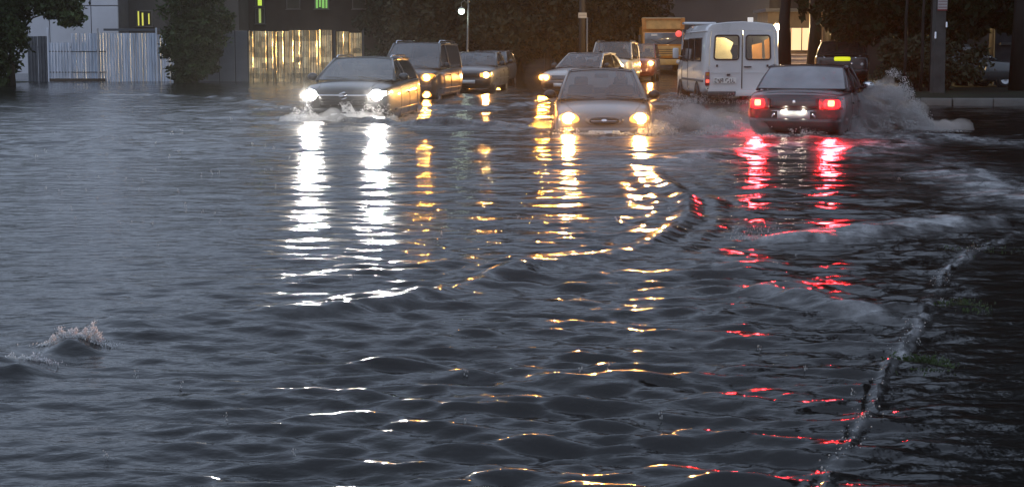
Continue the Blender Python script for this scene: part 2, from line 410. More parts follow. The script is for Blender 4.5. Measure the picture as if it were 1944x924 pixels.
def spray(name, label, cat, pts, sizes, m, stretch=None):
    """thousands of droplets as one mesh of octahedra"""
    n = len(pts); pts = np.asarray(pts, float); sizes = np.asarray(sizes, float)
    base = np.array([(1, 1, 1), (1, -1, -1), (-1, 1, -1), (-1, -1, 1)], float)*.75
    tri = np.array([(0, 1, 2), (0, 3, 1), (0, 2, 3), (1, 3, 2)])
    d = base[None]*sizes[:, None, None]
    if stretch is not None:
        st = np.asarray(stretch); ax = st/np.maximum(np.linalg.norm(st, axis=1, keepdims=True), 1e-6)
        proj = (d*ax[:, None, :]).sum(-1, keepdims=True)
        d = d+proj*st[:, None, :]
    v = (pts[:, None, :]+d).reshape(-1, 3).astype(np.float32)
    f = (tri[None]+4*np.arange(n)[:, None, None]).reshape(-1, 3).astype(np.int32)
    me = bpy.data.meshes.new(name); me.vertices.add(len(v)); me.vertices.foreach_set("co", v.ravel())
    me.loops.add(f.size); me.loops.foreach_set("vertex_index", f.ravel()); me.polygons.add(len(f))
    me.polygons.foreach_set("loop_start", np.arange(0, f.size, 3, dtype=np.int32)); me.polygons.foreach_set("loop_total", np.full(len(f), 3, dtype=np.int32))
    me.update(calc_edges=True); me.shade_smooth(); me.materials.append(m)
    o = bpy.data.objects.new(name, me); COL.objects.link(o); tag(o, label, cat, kind="stuff"); return o

def drop_mat():
    m = bpy.data.materials.new("spray_droplets"); m.use_nodes = True; nt = m.node_tree; nt.nodes.clear(); L = nt.links.new
    o = node(nt, "ShaderNodeOutputMaterial"); tr = node(nt, "ShaderNodeBsdfTransparent"); df = node(nt, "ShaderNodeBsdfDiffuse"); df.inputs[0].default_value = (.95, .95, .95, 1)
    tl = node(nt, "ShaderNodeBsdfTranslucent"); tl.inputs[0].default_value = (.9, .9, .9, 1)
    gl = node(nt, "ShaderNodeBsdfGlossy"); gl.inputs["Roughness"].default_value = .15
    a = node(nt, "ShaderNodeMixShader"); a.inputs[0].default_value = .5; L(df.outputs[0], a.inputs[1]); L(tl.outputs[0], a.inputs[2])
    b = node(nt, "ShaderNodeMixShader"); b.inputs[0].default_value = .15; L(a.outputs[0], b.inputs[1]); L(gl.outputs[0], b.inputs[2])
    c = node(nt, "ShaderNodeMixShader"); c.inputs[0].default_value = .82; L(tr.outputs[0], c.inputs[1]); L(b.outputs[0], c.inputs[2])
    L(c.outputs[0], o.inputs[0]); return m
DROP = drop_mat()
FROTH = mat('white_froth', (.80, .79, .76), .5, var=.1)

# ================================================================== CARS
def section(hw, zb, zs, zc):
    """half cross-section of a car body, bottom centre to top centre"""
    h = zs-zb
    return [(0, zb), (.78*hw, zb), (.955*hw, zb+.10*h), (1.0*hw, zb+.42*h), (.995*hw, zb+.72*h), (.965*hw, zs-.035), (.90*hw, zs), (.55*hw, zs+.72*(zc-zs)), (0, zc)]

class CarBuild:
    def __init__(s, name, label, cat, loc, heading, group=None):
        s.root = empty(name, loc, -heading); tag(s.root, label, cat, group); s.h = heading; s.loc = Vector(loc); s.lamps = []
    def body(s, stations, W, m):
        mb = MB(); n = None
        for (y, hf, zb, zs, zc) in stations:
            half = section(hf*W/2, zb, zs, zc)
            ring = [(x, y, z) for x, z in half]+[(-x, y, z) for x, z in half[-2:0:-1]]
            n = len(ring); mb.v += ring
        k = len(stations)
        mb.f = [(i*n+j, i*n+(j+1) % n, (i+1)*n+(j+1) % n, (i+1)*n+j) for i in range(k-1) for j in range(n)]
        mb.f += [tuple(range(n)), tuple((k-1)*n+j for j in range(n))[::-1]]
        o = mb.build("body", m, None, True)
        md = o.modifiers.new("s", 'SUBSURF'); md.levels = 2; md.render_levels = 2
        dg = bpy.context.evaluated_depsgraph_get()
        me = bpy.data.meshes.new_from_object(o.evaluated_get(dg)); o.modifiers.clear(); o.data = me; me.shade_smooth()
        s.bvh = BVHTree.FromPolygons([v.co for v in me.vertices], [p.vertices for p in me.polygons])
        o.parent = s.root; s.bodyo = o; return o
    def hit(s, a, b, side, off=0.004):
        """point on the body seen from a side: front/rear take (x,z), left/right take (y,z), top takes (x,y)"""
        if side in ('front', 'rear'):
            sg = 1 if side == 'front' else -1; o = Vector((a, 6*sg, b)); d = Vector((0, -sg, 0))
        elif side in ('right', 'left'):
            sg = 1 if side == 'right' else -1; o = Vector((4*sg, a, b)); d = Vector((-sg, 0, 0))
        else: o = Vector((a, b, 6)); d = Vector((0, 0, -1))
        p, nn, i, dist = s.bvh.ray_cast(o, d)
        if p is None:
            p, nn, i, dist = s.bvh.find_nearest(o+d*(6-2.1))
        return p-d*off
    def patch(s, name, corners, side, m, off=.006, parent=None, nu=8, nv=4, depth=.03, round_=0.0):
        """panel lying on the body: corners (4) in the side's two axes; its rim goes into the body"""
        c = corners; rows = []
        for j in range(nv+1):
            for i in range(nu+1):
                u, v = i/nu, j/nv
                if round_:
                    U, V = 2*u-1, 2*v-1
                    uu = U*math.sqrt(1-.5*V*V*round_); vv = V*math.sqrt(1-.5*U*U*round_); u, v = (uu+1)/2, (vv+1)/2
                a = (c[0][0]*(1-u)+c[1][0]*u)*(1-v)+(c[3][0]*(1-u)+c[2][0]*u)*v
                b = (c[0][1]*(1-u)+c[1][1]*u)*(1-v)+(c[3][1]*(1-u)+c[2][1]*u)*v
                rows.append(s.hit(a, b, side, off))
        mb = MB(); W_ = nu+1
        mb.v = [tuple(p) for p in rows]; mb.f = [(j*W_+i, j*W_+i+1, (j+1)*W_+i+1, (j+1)*W_+i) for j in range(nv) for i in range(nu)]
        rim = [i for i in range(W_)]+[j*W_+nu for j in range(1, nv+1)]+[nv*W_+i for i in range(nu-1, -1, -1)]+[j*W_ for j in range(nv-1, 0, -1)]
        dv = {'front': (0, -depth, 0), 'rear': (0, depth, 0), 'right': (-depth, 0, 0), 'left': (depth, 0, 0), 'top': (0, 0, -depth)}[side]
        n0 = len(mb.v); mb.v += [tuple(Vector(mb.v[r])+Vector(dv)) for r in rim]; k = len(rim)
        mb.f += [(rim[i], rim[(i+1) % k], n0+(i+1) % k, n0+i) for i in range(k)]
        return mb.build(name, m, parent or s.root, True)
    def seam(s, name, pts, side, m=None, r=.005, off=.001, parent=None, n=10):
        q = []
        for a, b in zip(pts[:-1], pts[1:]):
            for i in range(n): t = i/n; q.append(s.hit(a[0]+(b[0]-a[0])*t, a[1]+(b[1]-a[1])*t, side, off))
        q.append(s.hit(*pts[-1], side, off))
        return MB().tube(q, r, 5).build(name, m or BLK, parent or s.root, True)
    def greenhouse(s, wb, wt, rt, rb, zb, zr, hb, hr, m, zbr=None, crown=.035, bulge=.10, bpil=None, glassm=None, sidem=None, rear_side=True, pil=.032, rearm=None):
        R = s.root; zbr = zbr or zb; glassm = glassm or WSH; sidem = sidem or WSD
        hm = (hb+hr)/2
        def edge(t, front, sg):   # side roof frame line
            return None
        # windscreen
        def ws(u, v):
            x = (2*u-1); hw = hb+(hr-hb)*v
            bl = bulge*(1-v*.45)*(1-x*x)
            y = wb+(wt-wb)*v+bl; z = zb+(zr-zb)*v+.02*sin(pi*v)+crown*(1-x*x)*v
            return (x*hw*.985, y, z)
        W = MB().grid(ws, 12, 6).build("windshield", glassm, R, True)
        def rw(u, v):
            x = (2*u-1); hw = hb*.96+(hr-hb*.96)*v
            bl = -bulge*.6*(1-v*.45)*(1-x*x)
            return (x*hw*.985, rb+(rt-rb)*v+bl, zbr+(zr-zbr)*v+.02*sin(pi*v)+crown*(1-x*x)*v)
        B = MB().grid(rw, 12, 6).build("rear_window", rearm or glassm, R, True)
        # roof
        def rf(u, v):
            x = 2*u-1; y = wt+(rt-wt)*v
            e = 1-x*x
            yy = y+(bulge*.55*(1-x*x))*(1-v)-(bulge*.33*(1-x*x))*v
            z = zr+crown*e+.028*sin(pi*min(1, max(0, v)))**.7
            if abs(x) > .93: z -= .035
            return (x*hr*1.03, yy, z)
        MB().grid(rf, 16, 12).build("roof", m, R, True, solid=.03)
        ro = R
        # gaskets along windscreen and rear-window edges
        for f_, nm in ((ws, W), (rw, B)):
            loop = [f_(i/12, 0) for i in range(13)]+[f_(1, j/6) for j in range(1, 7)]+[f_(1-i/12, 1) for i in range(1, 13)]+[f_(0, 1-j/6) for j in range(1, 7)]
            MB().tube(loop, .011, 5, False).build("window_seal", BLK, nm, True)
        for sg in (1, -1):
            A0 = (sg*hb, wb, zb-.02); A1 = (sg*hr, wt, zr)
            MB().tube([A0, tuple((Vector(A0)+Vector(A1))/2+Vector((0, 0, .012))), A1], [pil*1.15, pil, pil], 8).build("front_pillar", m, R, True)
            # roof rail along side
            MB().tube([A1, (sg*hr*1.015, (wt+rt)/2, zr+.02), (sg*hr, rt, zr)], pil*.9, 8).build("roof_rail_frame", m, R, True)
            # rear pillar: a broad panel
            rb2 = rb; y1 = rt; w0 = .20 if rear_side else .12
            pts = [(sg*hb*.985, rb2-.02, zbr-.03), (sg*hb*1.0, rb2+w0+.12, zbr-.03), (sg*hr*1.0, y1+w0*.75, zr+.0), (sg*hr*.985, y1-.01, zr)]
            def pl(u, v, p=pts, sg=sg):
                a = Vector(p[0]).lerp(Vector(p[1]), u); b = Vector(p[3]).lerp(Vector(p[2]), u); q = a.lerp(b, v)
                q.x += sg*.025*sin(pi*v); return tuple(q)
            MB().grid(pl, 4, 6).build("rear_pillar", m, R, True, solid=.035)
            # side windows: front and rear door
            yb = bpil if bpil is not None else (wb+rb)/2-.15
            def edgeA(v): return wb-.06+(wt-wb)*v
            ybk = lambda v: rb+w0+.10+((rt+w0*.7)-(rb+w0+.10))*v
            for (f0, f1) in ((edgeA, lambda v: yb+.035), (lambda v: yb-.035, ybk)):
                def sw(u, v, f0=f0, f1=f1, sg=sg):
                    x = sg*(hb+(hr-hb)*v+.018*sin(pi*v))*.99
                    return (x, f0(v)+(f1(v)-f0(v))*u, zb+(zbr-zb)*u+(zr-zb-.02)*v)
                MB().grid(sw, 6, 4).build("side_window", sidem, R, True)
            MB().tube([(sg*hb*.995, yb, zb-.02), (sg*(hm+.018), yb, (zb+zr)/2), (sg*hr, yb, zr)], .03, 6).build("door_pillar", BLK, R, True)
        # interior: shelf, seats, wheel
        MB().box((0, (wb+rb)/2, zb-.012), (2*hb*.93, wb-rb-.12, .02)).build("cabin_trim", DARKIN, R)
        MB().box((0, wb-.28, zb+.03), (2*hb*.88, .36, .09), bev=.03).build("dashboard", DARKIN, R, True)
        ys = wb-1.02; top = min(zr-.14, zb+.36)
        for sx in (-.36, .36):
            st = MB().box((sx, ys, (zb-.05+top-.12)/2+.0), (.46, .13, top-.12-zb+.1), rx=.18, bev=.05).build("front_seat", SEAT, R, True)
            MB().box((sx, ys-.05, top-.03), (.25, .09, .16), rx=.15, bev=.04).build("headrest", SEAT, st, True)
        if rb < ys-.7:
            st = MB().box((0, max(rb+.35, ys-.9), zb+.03), (1.2, .13, .22), rx=.2, bev=.05).build("rear_seat", SEAT, R, True)
            for sx in (-.36, .36): MB().box((sx, max(rb+.32, ys-.93), zb+.18), (.24, .09, .13), rx=.2, bev=.04).build("headrest", SEAT, st, True)
        ring = [(-.37+.18*cos(a), wb-.5-.07*sin(a), zb+.02+.16*sin(a)) for a in [2*pi*i/20 for i in range(21)]]
        MB().tube(ring, .014, 6, False).build("steering_wheel", BLK, R, True)
        MB().box((0, wt+.06, zr-.07), (.24, .03, .07), bev=.02).build("inner_mirror", BLK, R, True)
        s.ws = ws
        for x0 in (-.55, .15):
            a = Vector(ws((x0/hb+1)/2, .02)); b = Vector(ws(((x0+.48)/hb+1)/2, .09))
            MB().tube([a+Vector((0, .025, .01)), (a+b)/2+Vector((0, .03, .02)), b+Vector((0, .03, .015))], .009, 5).build("wiper", BLK, R, True)
    def mirrors(s, y, z, hx, m):
        for sg in (1, -1):
            mb = MB().sphere((sg*(hx+.11), y, z+.03), .5, 12, (.22, .14, .16)); mb.tube([(sg*(hx-.04), y, z-.02), (sg*(hx+.06), y, z+.0)], .03, 6)
            mm = mb.build("wing_mirror", m, s.root, True)
            MB().sphere((sg*(hx+.115), y-.045, z+.03), .5, 10, (.18, .06, .125)).build("mirror_glass", CHR, mm, True)
    def wheels(s, ys, track, R=.30, w_=.19, m=None):
        for y in ys:
            for sg in (1, -1):
                x = sg*track
                MB().lathe([(R+.075, -.02), (R+.075, .02), (R+.01, .03)], 24, (x, y, R)).build("wheel_arch", BLK, s.root, True)
                o = MB().lathe([(R*.62, -w_/2), (R*.93, -w_/2), (R, -w_/2+.03), (R, w_/2-.03), (R*.93, w_/2), (R*.62, w_/2)], 24, (x-sg*.05, y, R)).build("wheel", RUB, s.root, True)
                MB().lathe([(0.001, sg*.07), (R*.2, sg*.075), (R*.55, sg*.05), (R*.64, sg*.085)], 20, (x-sg*.05, y, R)).build("rim", STEEL, o, True)
    def headlight(s, corners, side, bulbs, col, strength, power, nm="headlight", spot=True, lensm=None, round_=.9, bulb_r=.07, cone=84, aim=(0, 1, -.02)):
        l = s.patch(nm, corners, side, lensm or (glow('lit_lens_%02d%02d' % (int(col[1]*99), int(col[2]*99)), BEAM.get(col, col), 1.8 if col in BEAM else 4.0) if bulbs else LENS), .012, round_=round_)
        for (bx, bz) in bulbs:
            p = s.hit(bx, bz, side, .022)
            dy = 1 if side == 'front' else -1
            mb = MB()
            mb.grid(lambda u, v: (p.x+bulb_r*(2*u-1)*math.sqrt(max(0, 1-.5*(2*v-1)**2)), p.y+dy*.012*(1-(2*u-1)**2)*(1-(2*v-1)**2), p.z+bulb_r*.85*(2*v-1)*math.sqrt(max(0, 1-.5*(2*u-1)**2))), 8, 8)
            gname = "lamp_%s_%d" % ("_".join("%02d" % int(c*99) for c in col), int(strength))
            MB_o = mb.build("bulb", glow(gname, col, strength), l, True, fix=False)
            s.lamps.append(Matrix.Translation(s.loc) @ Matrix.Rotation(-s.h, 4, 'Z') @ p)
            if spot and power > 0:
                ld = bpy.data.lights.new("headlamp_beam", 'SPOT'); ld.energy = power*3.0; ld.color = BEAM.get(col, col); ld.spot_size = radians(cone); ld.spot_blend = .9; ld.shadow_soft_size = .06
                lo = bpy.data.objects.new("headlamp_beam", ld); COL.objects.link(lo); lo.parent = l
                lo.location = (p.x, p.y+dy*.08, p.z)
                lo.rotation_euler = Vector((aim[0], dy*aim[1], aim[2])).to_track_quat('-Z', 'Y').to_euler()
        return l
    def plate(s, x, z, side, m=PLATE, wd=.50, ht=.11, marks=True, off=.02):
        p = s.patch("number_plate", [(x-wd/2, z-ht/2), (x+wd/2, z-ht/2), (x+wd/2, z+ht/2), (x-wd/2, z+ht/2)], side, m, off, nu=4, nv=2)
        return p

def sg_(side): return 1 if side == 'front' else -1

WARM = (1.0, .60, .22); WARM2 = (1.0, .50, .12); COOL = (1.0, .93, .84); RED = (1.0, .015, .02)

BEAM = {WARM: (1, .40, .09), WARM2: (1, .38, .05)}
def saloon_stations(L, zk=1.0, nose=.66, deck=.96, drop=0.0):
    h = L/2
    return [(h, .60, .36, nose-.08, nose-.06), (h-.05, .78, .25, nose-.02, nose+.0), (h-.16, .90, .20, nose+.03, nose+.06), (h-.5, .97, .19, nose+.11, nose+.16), (h-1.25, 1, .18, .88, .955),
            (h-1.6, 1, .18, .91, .94), (0, 1, .18, .93, .94), (-h+1.35, 1, .18, .94, .95), (-h+.95, 1, .18, deck-.03, deck), (-h+.5, .97, .20, deck-.05, deck), (-h+.14, .91, .24, deck-.08, deck-.03), (-h+.04, .82, .30, deck-.13, deck-.09), (-h, .68, .40, deck-.2, deck-.17)]

def standard_details(c, L, W, doors=(0.62, -.35, -1.25), zlo=.30, zhi=.90, handle=True):
    for sd in ('left', 'right'):
        for y in doors: c.seam("door_seam", [(y, zlo), (y, zhi)], sd)
        c.seam("sill_line", [(doors[0], zlo), (doors[-1], zlo)], sd)
        c.seam("side_moulding", [(L/2-.75, .52), (-L/2+.8, .52)], sd, BLK, .016)
        for y in doors[1:]:
            p = c.hit(y+.14, zhi-.13, sd, .015); MB().box(p, (.03, .17, .03), bev=.01).build("door_handle", BLK, c.root, True)

# ---------------------------------------------------------------- 1 grey saloon, approaching
def car_grey():
    W, L = 1.70, 4.24
    hd = radians(180+2.5); fx = P(1148, 254).x
    c = CarBuild("saloon_car", "grey saloon with oval grille and warm headlights pushing a bow wave", "car", (fx+.08, 20.75+L/2, -.40), hd)
    m = paint("grey_paint", (.195, .175, .160))
    c.body(saloon_stations(L, nose=.72), W, m)
    c.greenhouse(.92, .12, -.95, -1.5, .93, 1.385, .755, .585, m, crown=.04)
    standard_details(c, L, W)
    for sg in (1, -1):
        c.headlight([(sg*.40, .565), (sg*.76, .60), (sg*.74, .735), (sg*.42, .725)], 'front', [(sg*.585, .655)], WARM, 90, 1700, cone=52, bulb_r=.10)
    # grille: oval surround, dark mouth, divided
    s_ = c.patch("grille_surround", [(-.30, .535), (.30, .535), (.33, .695), (-.33, .695)], 'front', m, .014, round_=.75, nu=12, nv=6)
    gr = c.patch("grille", [(-.235, .555), (.235, .555), (.26, .672), (-.26, .672)], 'front', BLK, .026, round_=.8, nu=12, nv=6)
    for k in range(3):
        c.seam("grille_bar", [(-.22, .58+.032*k), (.22, .58+.032*k)], 'front', CHR if k == 1 else BLK, .006, .034, gr)
    c.patch("emblem", [(-.05, .60), (.05, .60), (.05, .645), (-.05, .645)], 'front', CHR, .04, round_=1, nu=6, nv=4, parent=gr)
    c.patch("bumper", [(-.80, .26), (.80, .26), (.80, .50), (-.80, .50)], 'front', m, .03, nu=18, nv=4, depth=.06)
    c.plate(0, .40, 'front', off=.045)
    for x in (-.52, .52): c.seam("bonnet_seam", [(x*1.25, 1.2), (x*1.12, 1.7), (x*.95, 2.0)], 'top')
    c.seam("bonnet_seam", [(-.72, 1.13), (.72, 1.13)], 'top', BLK, .012)
    c.mirrors(.62, .97, .80, BLK)
    c.wheels((1.28, -1.24), .75)
    return c
# ---------------------------------------------------------------- 2 dark crossover with white headlights
def hatch_stations(L, belt, nose, zb=.24):
    h = L/2
    return [(h, .62, .42, nose-.12, nose-.1), (h-.05, .80, .30, nose-.05, nose-.02), (h-.16, .91, .26, nose, nose+.04), (h-.5, .97, zb, nose+.07, nose+.13), (h-1.1, 1, zb, belt-.05, belt+.03),
            (h-1.45, 1, zb, belt-.02, belt), (0, 1, zb, belt, belt+.01), (-h+.9, 1, zb, belt+.02, belt+.03), (-h+.4, .98, zb, belt+.03, belt+.04), (-h+.1, .93, .3, belt+.02, belt+.03), (-h+.02, .86, .38, belt-.05, belt-.03), (-h, .74, .45, belt-.12, belt-.1)]
def car_crossover():
    W, L = 1.79, 4.30
    hd = radians(180+5)
    p = P(655, 230)
    c = CarBuild("crossover_car", "dark crossover with white headlights, roof rails and chrome grille bar", "car", (p.x+.19, 24.4+L/2, -.31), hd)
    m = paint("charcoal_paint", (.018, .019, .021), .2)
    c.body(hatch_stations(L, 1.06, .95), W, m)
    c.greenhouse(1.02, .22, -1.72, -2.02, 1.09, 1.50, .80, .60, m, crown=.035, rear_side=False, bpil=-.2, glassm=WSO)
    standard_details(c, L, W, (.75, -.25, -1.25), .38, .96)
    for sg in (1, -1):
        c.headlight([(sg*.50, .76), (sg*.84, .80), (sg*.83, .92), (sg*.52, .87)], 'front', [(sg*.645, .825)], COOL, 170, 1900, cone=52, bulb_r=.115)
        MB().tube([(sg*.565, .2, 1.535), (sg*.575, .05, 1.575), (sg*.585, -1.3, 1.58), (sg*.57, -1.5, 1.53)], .017, 6).build("roof_rail", CHR, c.root, True)
    gr = c.patch("grille", [(-.46, .60), (.46, .60), (.48, .80), (-.48, .80)], 'front', BLK, .012, nu=12, nv=4)
    for k in range(3): c.seam("grille_bar", [(-.44, .64+.05*k), (.44, .64+.05*k)], 'front', BLK, .009, .018, gr)
    c.seam("chrome_bar", [(-.50, .815), (.50, .815)], 'front', CHR, .016, .018)
    # stylised S emblem
    q = [(.075, .845), (-.02, .885), (-.075, .84), (.075, .79), (.02, .745), (-.075, .785)]
    pts = [c.hit(a, b-.01, 'front', .035) for a, b in q]
    MB().tube(pts, .014, 5).build("emblem", CHR, gr, True)
    c.patch("bumper", [(-.84, .32), (.84, .32), (.84, .56), (-.84, .56)], 'front', BLK, .03, nu=18, nv=4, depth=.06)
    c.plate(0, .41, 'front', off=.05)
    for x in (-.6, .6): c.seam("bonnet_crease", [(x, 1.15), (x*.85, 2.0)], 'top', m, .008)
    c.seam("bonnet_seam", [(-.74, 1.18), (.74, 1.18)], 'top', BLK, .012)
    c.mirrors(.78, 1.12, .83, m)
    c.wheels((1.34, -1.28), .79, .33, .21)
    return c
# ---------------------------------------------------------------- 3 tall dark people carrier
def car_carrier():
    W, L = 1.80, 4.35
    hd = radians(180+9)
    p = P(796, 188)
    c = CarBuild("people_carrier", "tall dark people carrier with roof rails, headlight glowing above fog lamp", "car", (p.x-.02, 35.2+L/2, -.22), hd)
    m = paint("dark_brown_paint", (.028, .024, .025), .2)
    c.body(hatch_stations(L, 1.08, .98), W, m)
    c.greenhouse(1.28, .55, -1.95, -2.1, 1.10, 1.79, .83, .68, m, crown=.03, rear_side=False, bpil=.0, glassm=WSO)
    standard_details(c, L, W, (.9, -.05, -1.2), .38, 1.02)
    for sg in (1, -1):
        c.headlight([(sg*.46, .78), (sg*.84, .80), (sg*.82, .97), (sg*.56, .93)], 'front', [(sg*.64, .85)] if sg < 0 else [], WARM2, 14, 150, cone=50, aim=(-.2, 1, -.02), bulb_r=.115)
        c.headlight([(sg*.50, .30), (sg*.76, .30), (sg*.74, .44), (sg*.52, .44)], 'front', [(sg*.63, .38)] if sg < 0 else [], WARM2, 12, 60, cone=50, aim=(-.25, 1, 0), nm="fog_lamp", bulb_r=.11)
        MB().tube([(sg*.63, .5, 1.80), (sg*.645, .35, 1.88), (sg*.65, -1.6, 1.885), (sg*.63, -1.8, 1.82)], .018, 6).build("roof_rail", CHR, c.root, True)
    gr = c.patch("grille", [(-.44, .74), (.44, .74), (.44, .90), (-.44, .90)], 'front', BLK, .012, nu=12, nv=4)
    c.seam("grille_bar", [(-.42, .82), (.42, .82)], 'front', CHR, .012, .02, gr)
    c.patch("bumper", [(-.84, .46), (.84, .46), (.84, .64), (-.84, .64)], 'front', m, .035, nu=18, nv=4, depth=.06)
    c.plate(0, .54, 'front', off=.05)
    c.seam("bonnet_seam", [(-.74, 1.36), (.74, 1.36)], 'top', BLK, .012)
    c.mirrors(.95, 1.15, .85, BLK); c.wheels((1.36, -1.3), .79, .31)
    return c
# ---------------------------------------------------------------- 4 dark saloon further back
def car_dark_saloon():
    W, L = 1.70, 4.4
    hd = radians(180+8); p = P(916, 172)
    c = CarBuild("old_saloon_car", "dark boxy saloon with one bright headlight, following the people carrier", "car", (p.x-.12, 41.5+L/2, -.06), hd)
    m = paint("dark_grey_paint", (.06, .06, .063), .3)
    c.body(saloon_stations(L, nose=.76), W, m)
    c.greenhouse(.85, .15, -.95, -1.5, .94, 1.36, .76, .62, m, crown=.025)
    standard_details(c, L, W)
    for sg in (1, -1):
        c.headlight([(sg*.40, .57), (sg*.80, .58), (sg*.79, .71), (sg*.40, .71)], 'front', [(sg*.60, .64)] if sg < 0 else [], WARM, 10, 120, cone=50, aim=(-.2, 1, -.02), bulb_r=.115, round_=.3)
    gr = c.patch("grille", [(-.38, .58), (.38, .58), (.38, .71), (-.38, .71)], 'front', BLK, .014, nu=10, nv=3)
    for k in range(4): c.seam("grille_bar", [(-.36, .60+.03*k), (.36, .60+.03*k)], 'front', BLK, .006, .02, gr)
    c.patch("bumper", [(-.83, .30), (.83, .30), (.83, .52), (-.83, .52)], 'front', BLK, .04, nu=16, nv=3, depth=.06)
    c.plate(0, .42, 'front', off=.055)
    c.seam("bonnet_seam", [(-.72, 1.13), (.72, 1.13)], 'top', BLK, .012)
    c.mirrors(.62, .98, .80, BLK); c.wheels((1.3, -1.25), .75)
    # the car behind it whose light fringes this one
    p2 = P(962, 164)
    c2 = CarBuild("hatchback_car", "dark hatchback mostly hidden behind the boxy dark saloon", "car", (p2.x-.62, 48.5+2, -.06), radians(180+8))
    m2 = paint("night_blue_paint", (.03, .035, .05), .4)
    c2.body(hatch_stations(4.0, .95, .82), 1.68, m2)
    c2.greenhouse(.9, .15, -1.5, -1.85, .98, 1.40, .76, .60, m2, rear_side=False)
    for sg in (1, -1): c2.headlight([(sg*.40, .62), (sg*.78, .63), (sg*.76, .76), (sg*.42, .76)], 'front', [(sg*.60, .69)], WARM2, 10, 40, cone=60, aim=(-.2, 1, 0), bulb_r=.08)
    c2.patch("bumper", [(-.80, .34), (.80, .34), (.80, .54), (-.80, .54)], 'front', m2, .04, nu=16, nv=3, depth=.06)
    c2.plate(0, .46, 'front', off=.055); c2.mirrors(.65, 1.0, .78, BLK); c2.wheels((1.2, -1.2), .75)
    return c, c2
# ---------------------------------------------------------------- 5 silver saloon with amber lamp
def car_silver():
    W, L = 1.70, 4.35
    hd = radians(180+25); p = P(1098, 176)
    c = CarBuild("silver_saloon_car", "pale silver saloon with amber headlight half hidden behind the grey saloon", "car", (p.x+.26, 39.0+L/2, -.10), hd)
    m = paint("silver_paint", (.42, .40, .38))
    c.body(saloon_stations(L, nose=.74), W, m)
    c.greenhouse(.80, .12, -.95, -1.45, .94, 1.37, .76, .60, m, crown=.025, sidem=WSD)
    standard_details(c, L, W)
    for sg in (1, -1):
        c.headlight([(sg*.40, .57), (sg*.80, .58), (sg*.79, .72), (sg*.40, .72)], 'front', [(sg*.52, .645), (sg*.69, .645)], WARM2, 10, 110, cone=50, aim=(-.45, 1, 0), bulb_r=.10, round_=.3)
    gr = c.patch("grille", [(-.36, .58), (.36, .58), (.36, .71), (-.36, .71)], 'front', BLK, .014, nu=10, nv=3)
    for k in range(3): c.seam("grille_bar", [(-.34, .61+.035*k), (.34, .61+.035*k)], 'front', CHR, .006, .02, gr)
    c.patch("bumper", [(-.83, .30), (.83, .30), (.83, .52), (-.83, .52)], 'front', BLK, .04, nu=16, nv=3, depth=.06)
    c.plate(0, .42, 'front', off=.055)
    c.seam("bonnet_seam", [(-.72, 1.1), (.72, 1.1)], 'top', BLK, .012)
    c.mirrors(.6, .98, .80, BLK); c.wheels((1.3, -1.25), .75)
    return c
# ---------------------------------------------------------------- 6, 7 the cars behind
def car_offroader():
    W, L = 1.80, 4.5
    hd = radians(180+12); p = P(1166, 165)
    c = CarBuild("off_roader_car", "pale-roofed off-roader behind the silver saloon, before the orange truck", "car", (p.x+.35, 50.5+L/2, -.06), hd)
    m = paint("pale_beige_paint", (.40, .39, .37))
    c.body(hatch_stations(L, 1.10, 1.02), W, m)
    c.greenhouse(1.0, .45, -2.0, -2.15, 1.12, 1.77, .82, .72, m, crown=.025, rear_side=False)
    standard_details(c, L, W, (.75, -.2, -1.2), .4, 1.05)
    for sg in (1, -1):
        c.headlight([(sg*.50, .78), (sg*.82, .78), (sg*.82, .95), (sg*.50, .95)], 'front', [], WARM, 60, 0)
        MB().tube([(sg*.66, .4, 1.80), (sg*.67, .25, 1.86), (sg*.67, -1.7, 1.86), (sg*.66, -1.85, 1.80)], .018, 6).build("roof_rail", BLK, c.root, True)
    c.patch("grille", [(-.44, .76), (.44, .76), (.44, .93), (-.44, .93)], 'front', BLK, .012)
    c.patch("bumper", [(-.84, .42), (.84, .42), (.84, .62), (-.84, .62)], 'front', BLK, .035, nu=16, nv=3, depth=.06)
    c.mirrors(.75, 1.16, .84, BLK); c.wheels((1.36, -1.3), .79, .35)
    d = CarBuild("red_minivan", "dark red minivan with one lit headlight beside the orange truck", "car", (PY(1207, 150, 58).x+.3, 57+2.2, -.05), radians(180+10))
    m2 = paint("dark_red_paint", (.14, .03, .025))
    d.body(hatch_stations(4.4, 1.10, 1.00), 1.75, m2)
    d.greenhouse(1.25, .55, -2.0, -2.1, 1.12, 1.72, .80, .68, m2, rear_side=False)
    standard_details(d, 4.4, 1.75, (.85, -.1, -1.2), .4, 1.05)
    for sg in (1, -1): d.headlight([(sg*.46, .78), (sg*.82, .80), (sg*.80, .96), (sg*.52, .93)], 'front', [(sg*.64, .87)] if sg < 0 else [], WARM, 6, 140, bulb_r=.13)
    d.patch("bumper", [(-.82, .42), (.82, .42), (.82, .62), (-.82, .62)], 'front', m2, .035, nu=16, nv=3, depth=.06)
    d.plate(0, .52, 'front', off=.05); d.mirrors(.95, 1.15, .82, BLK); d.wheels((1.36, -1.3), .78, .31)
    return c, d
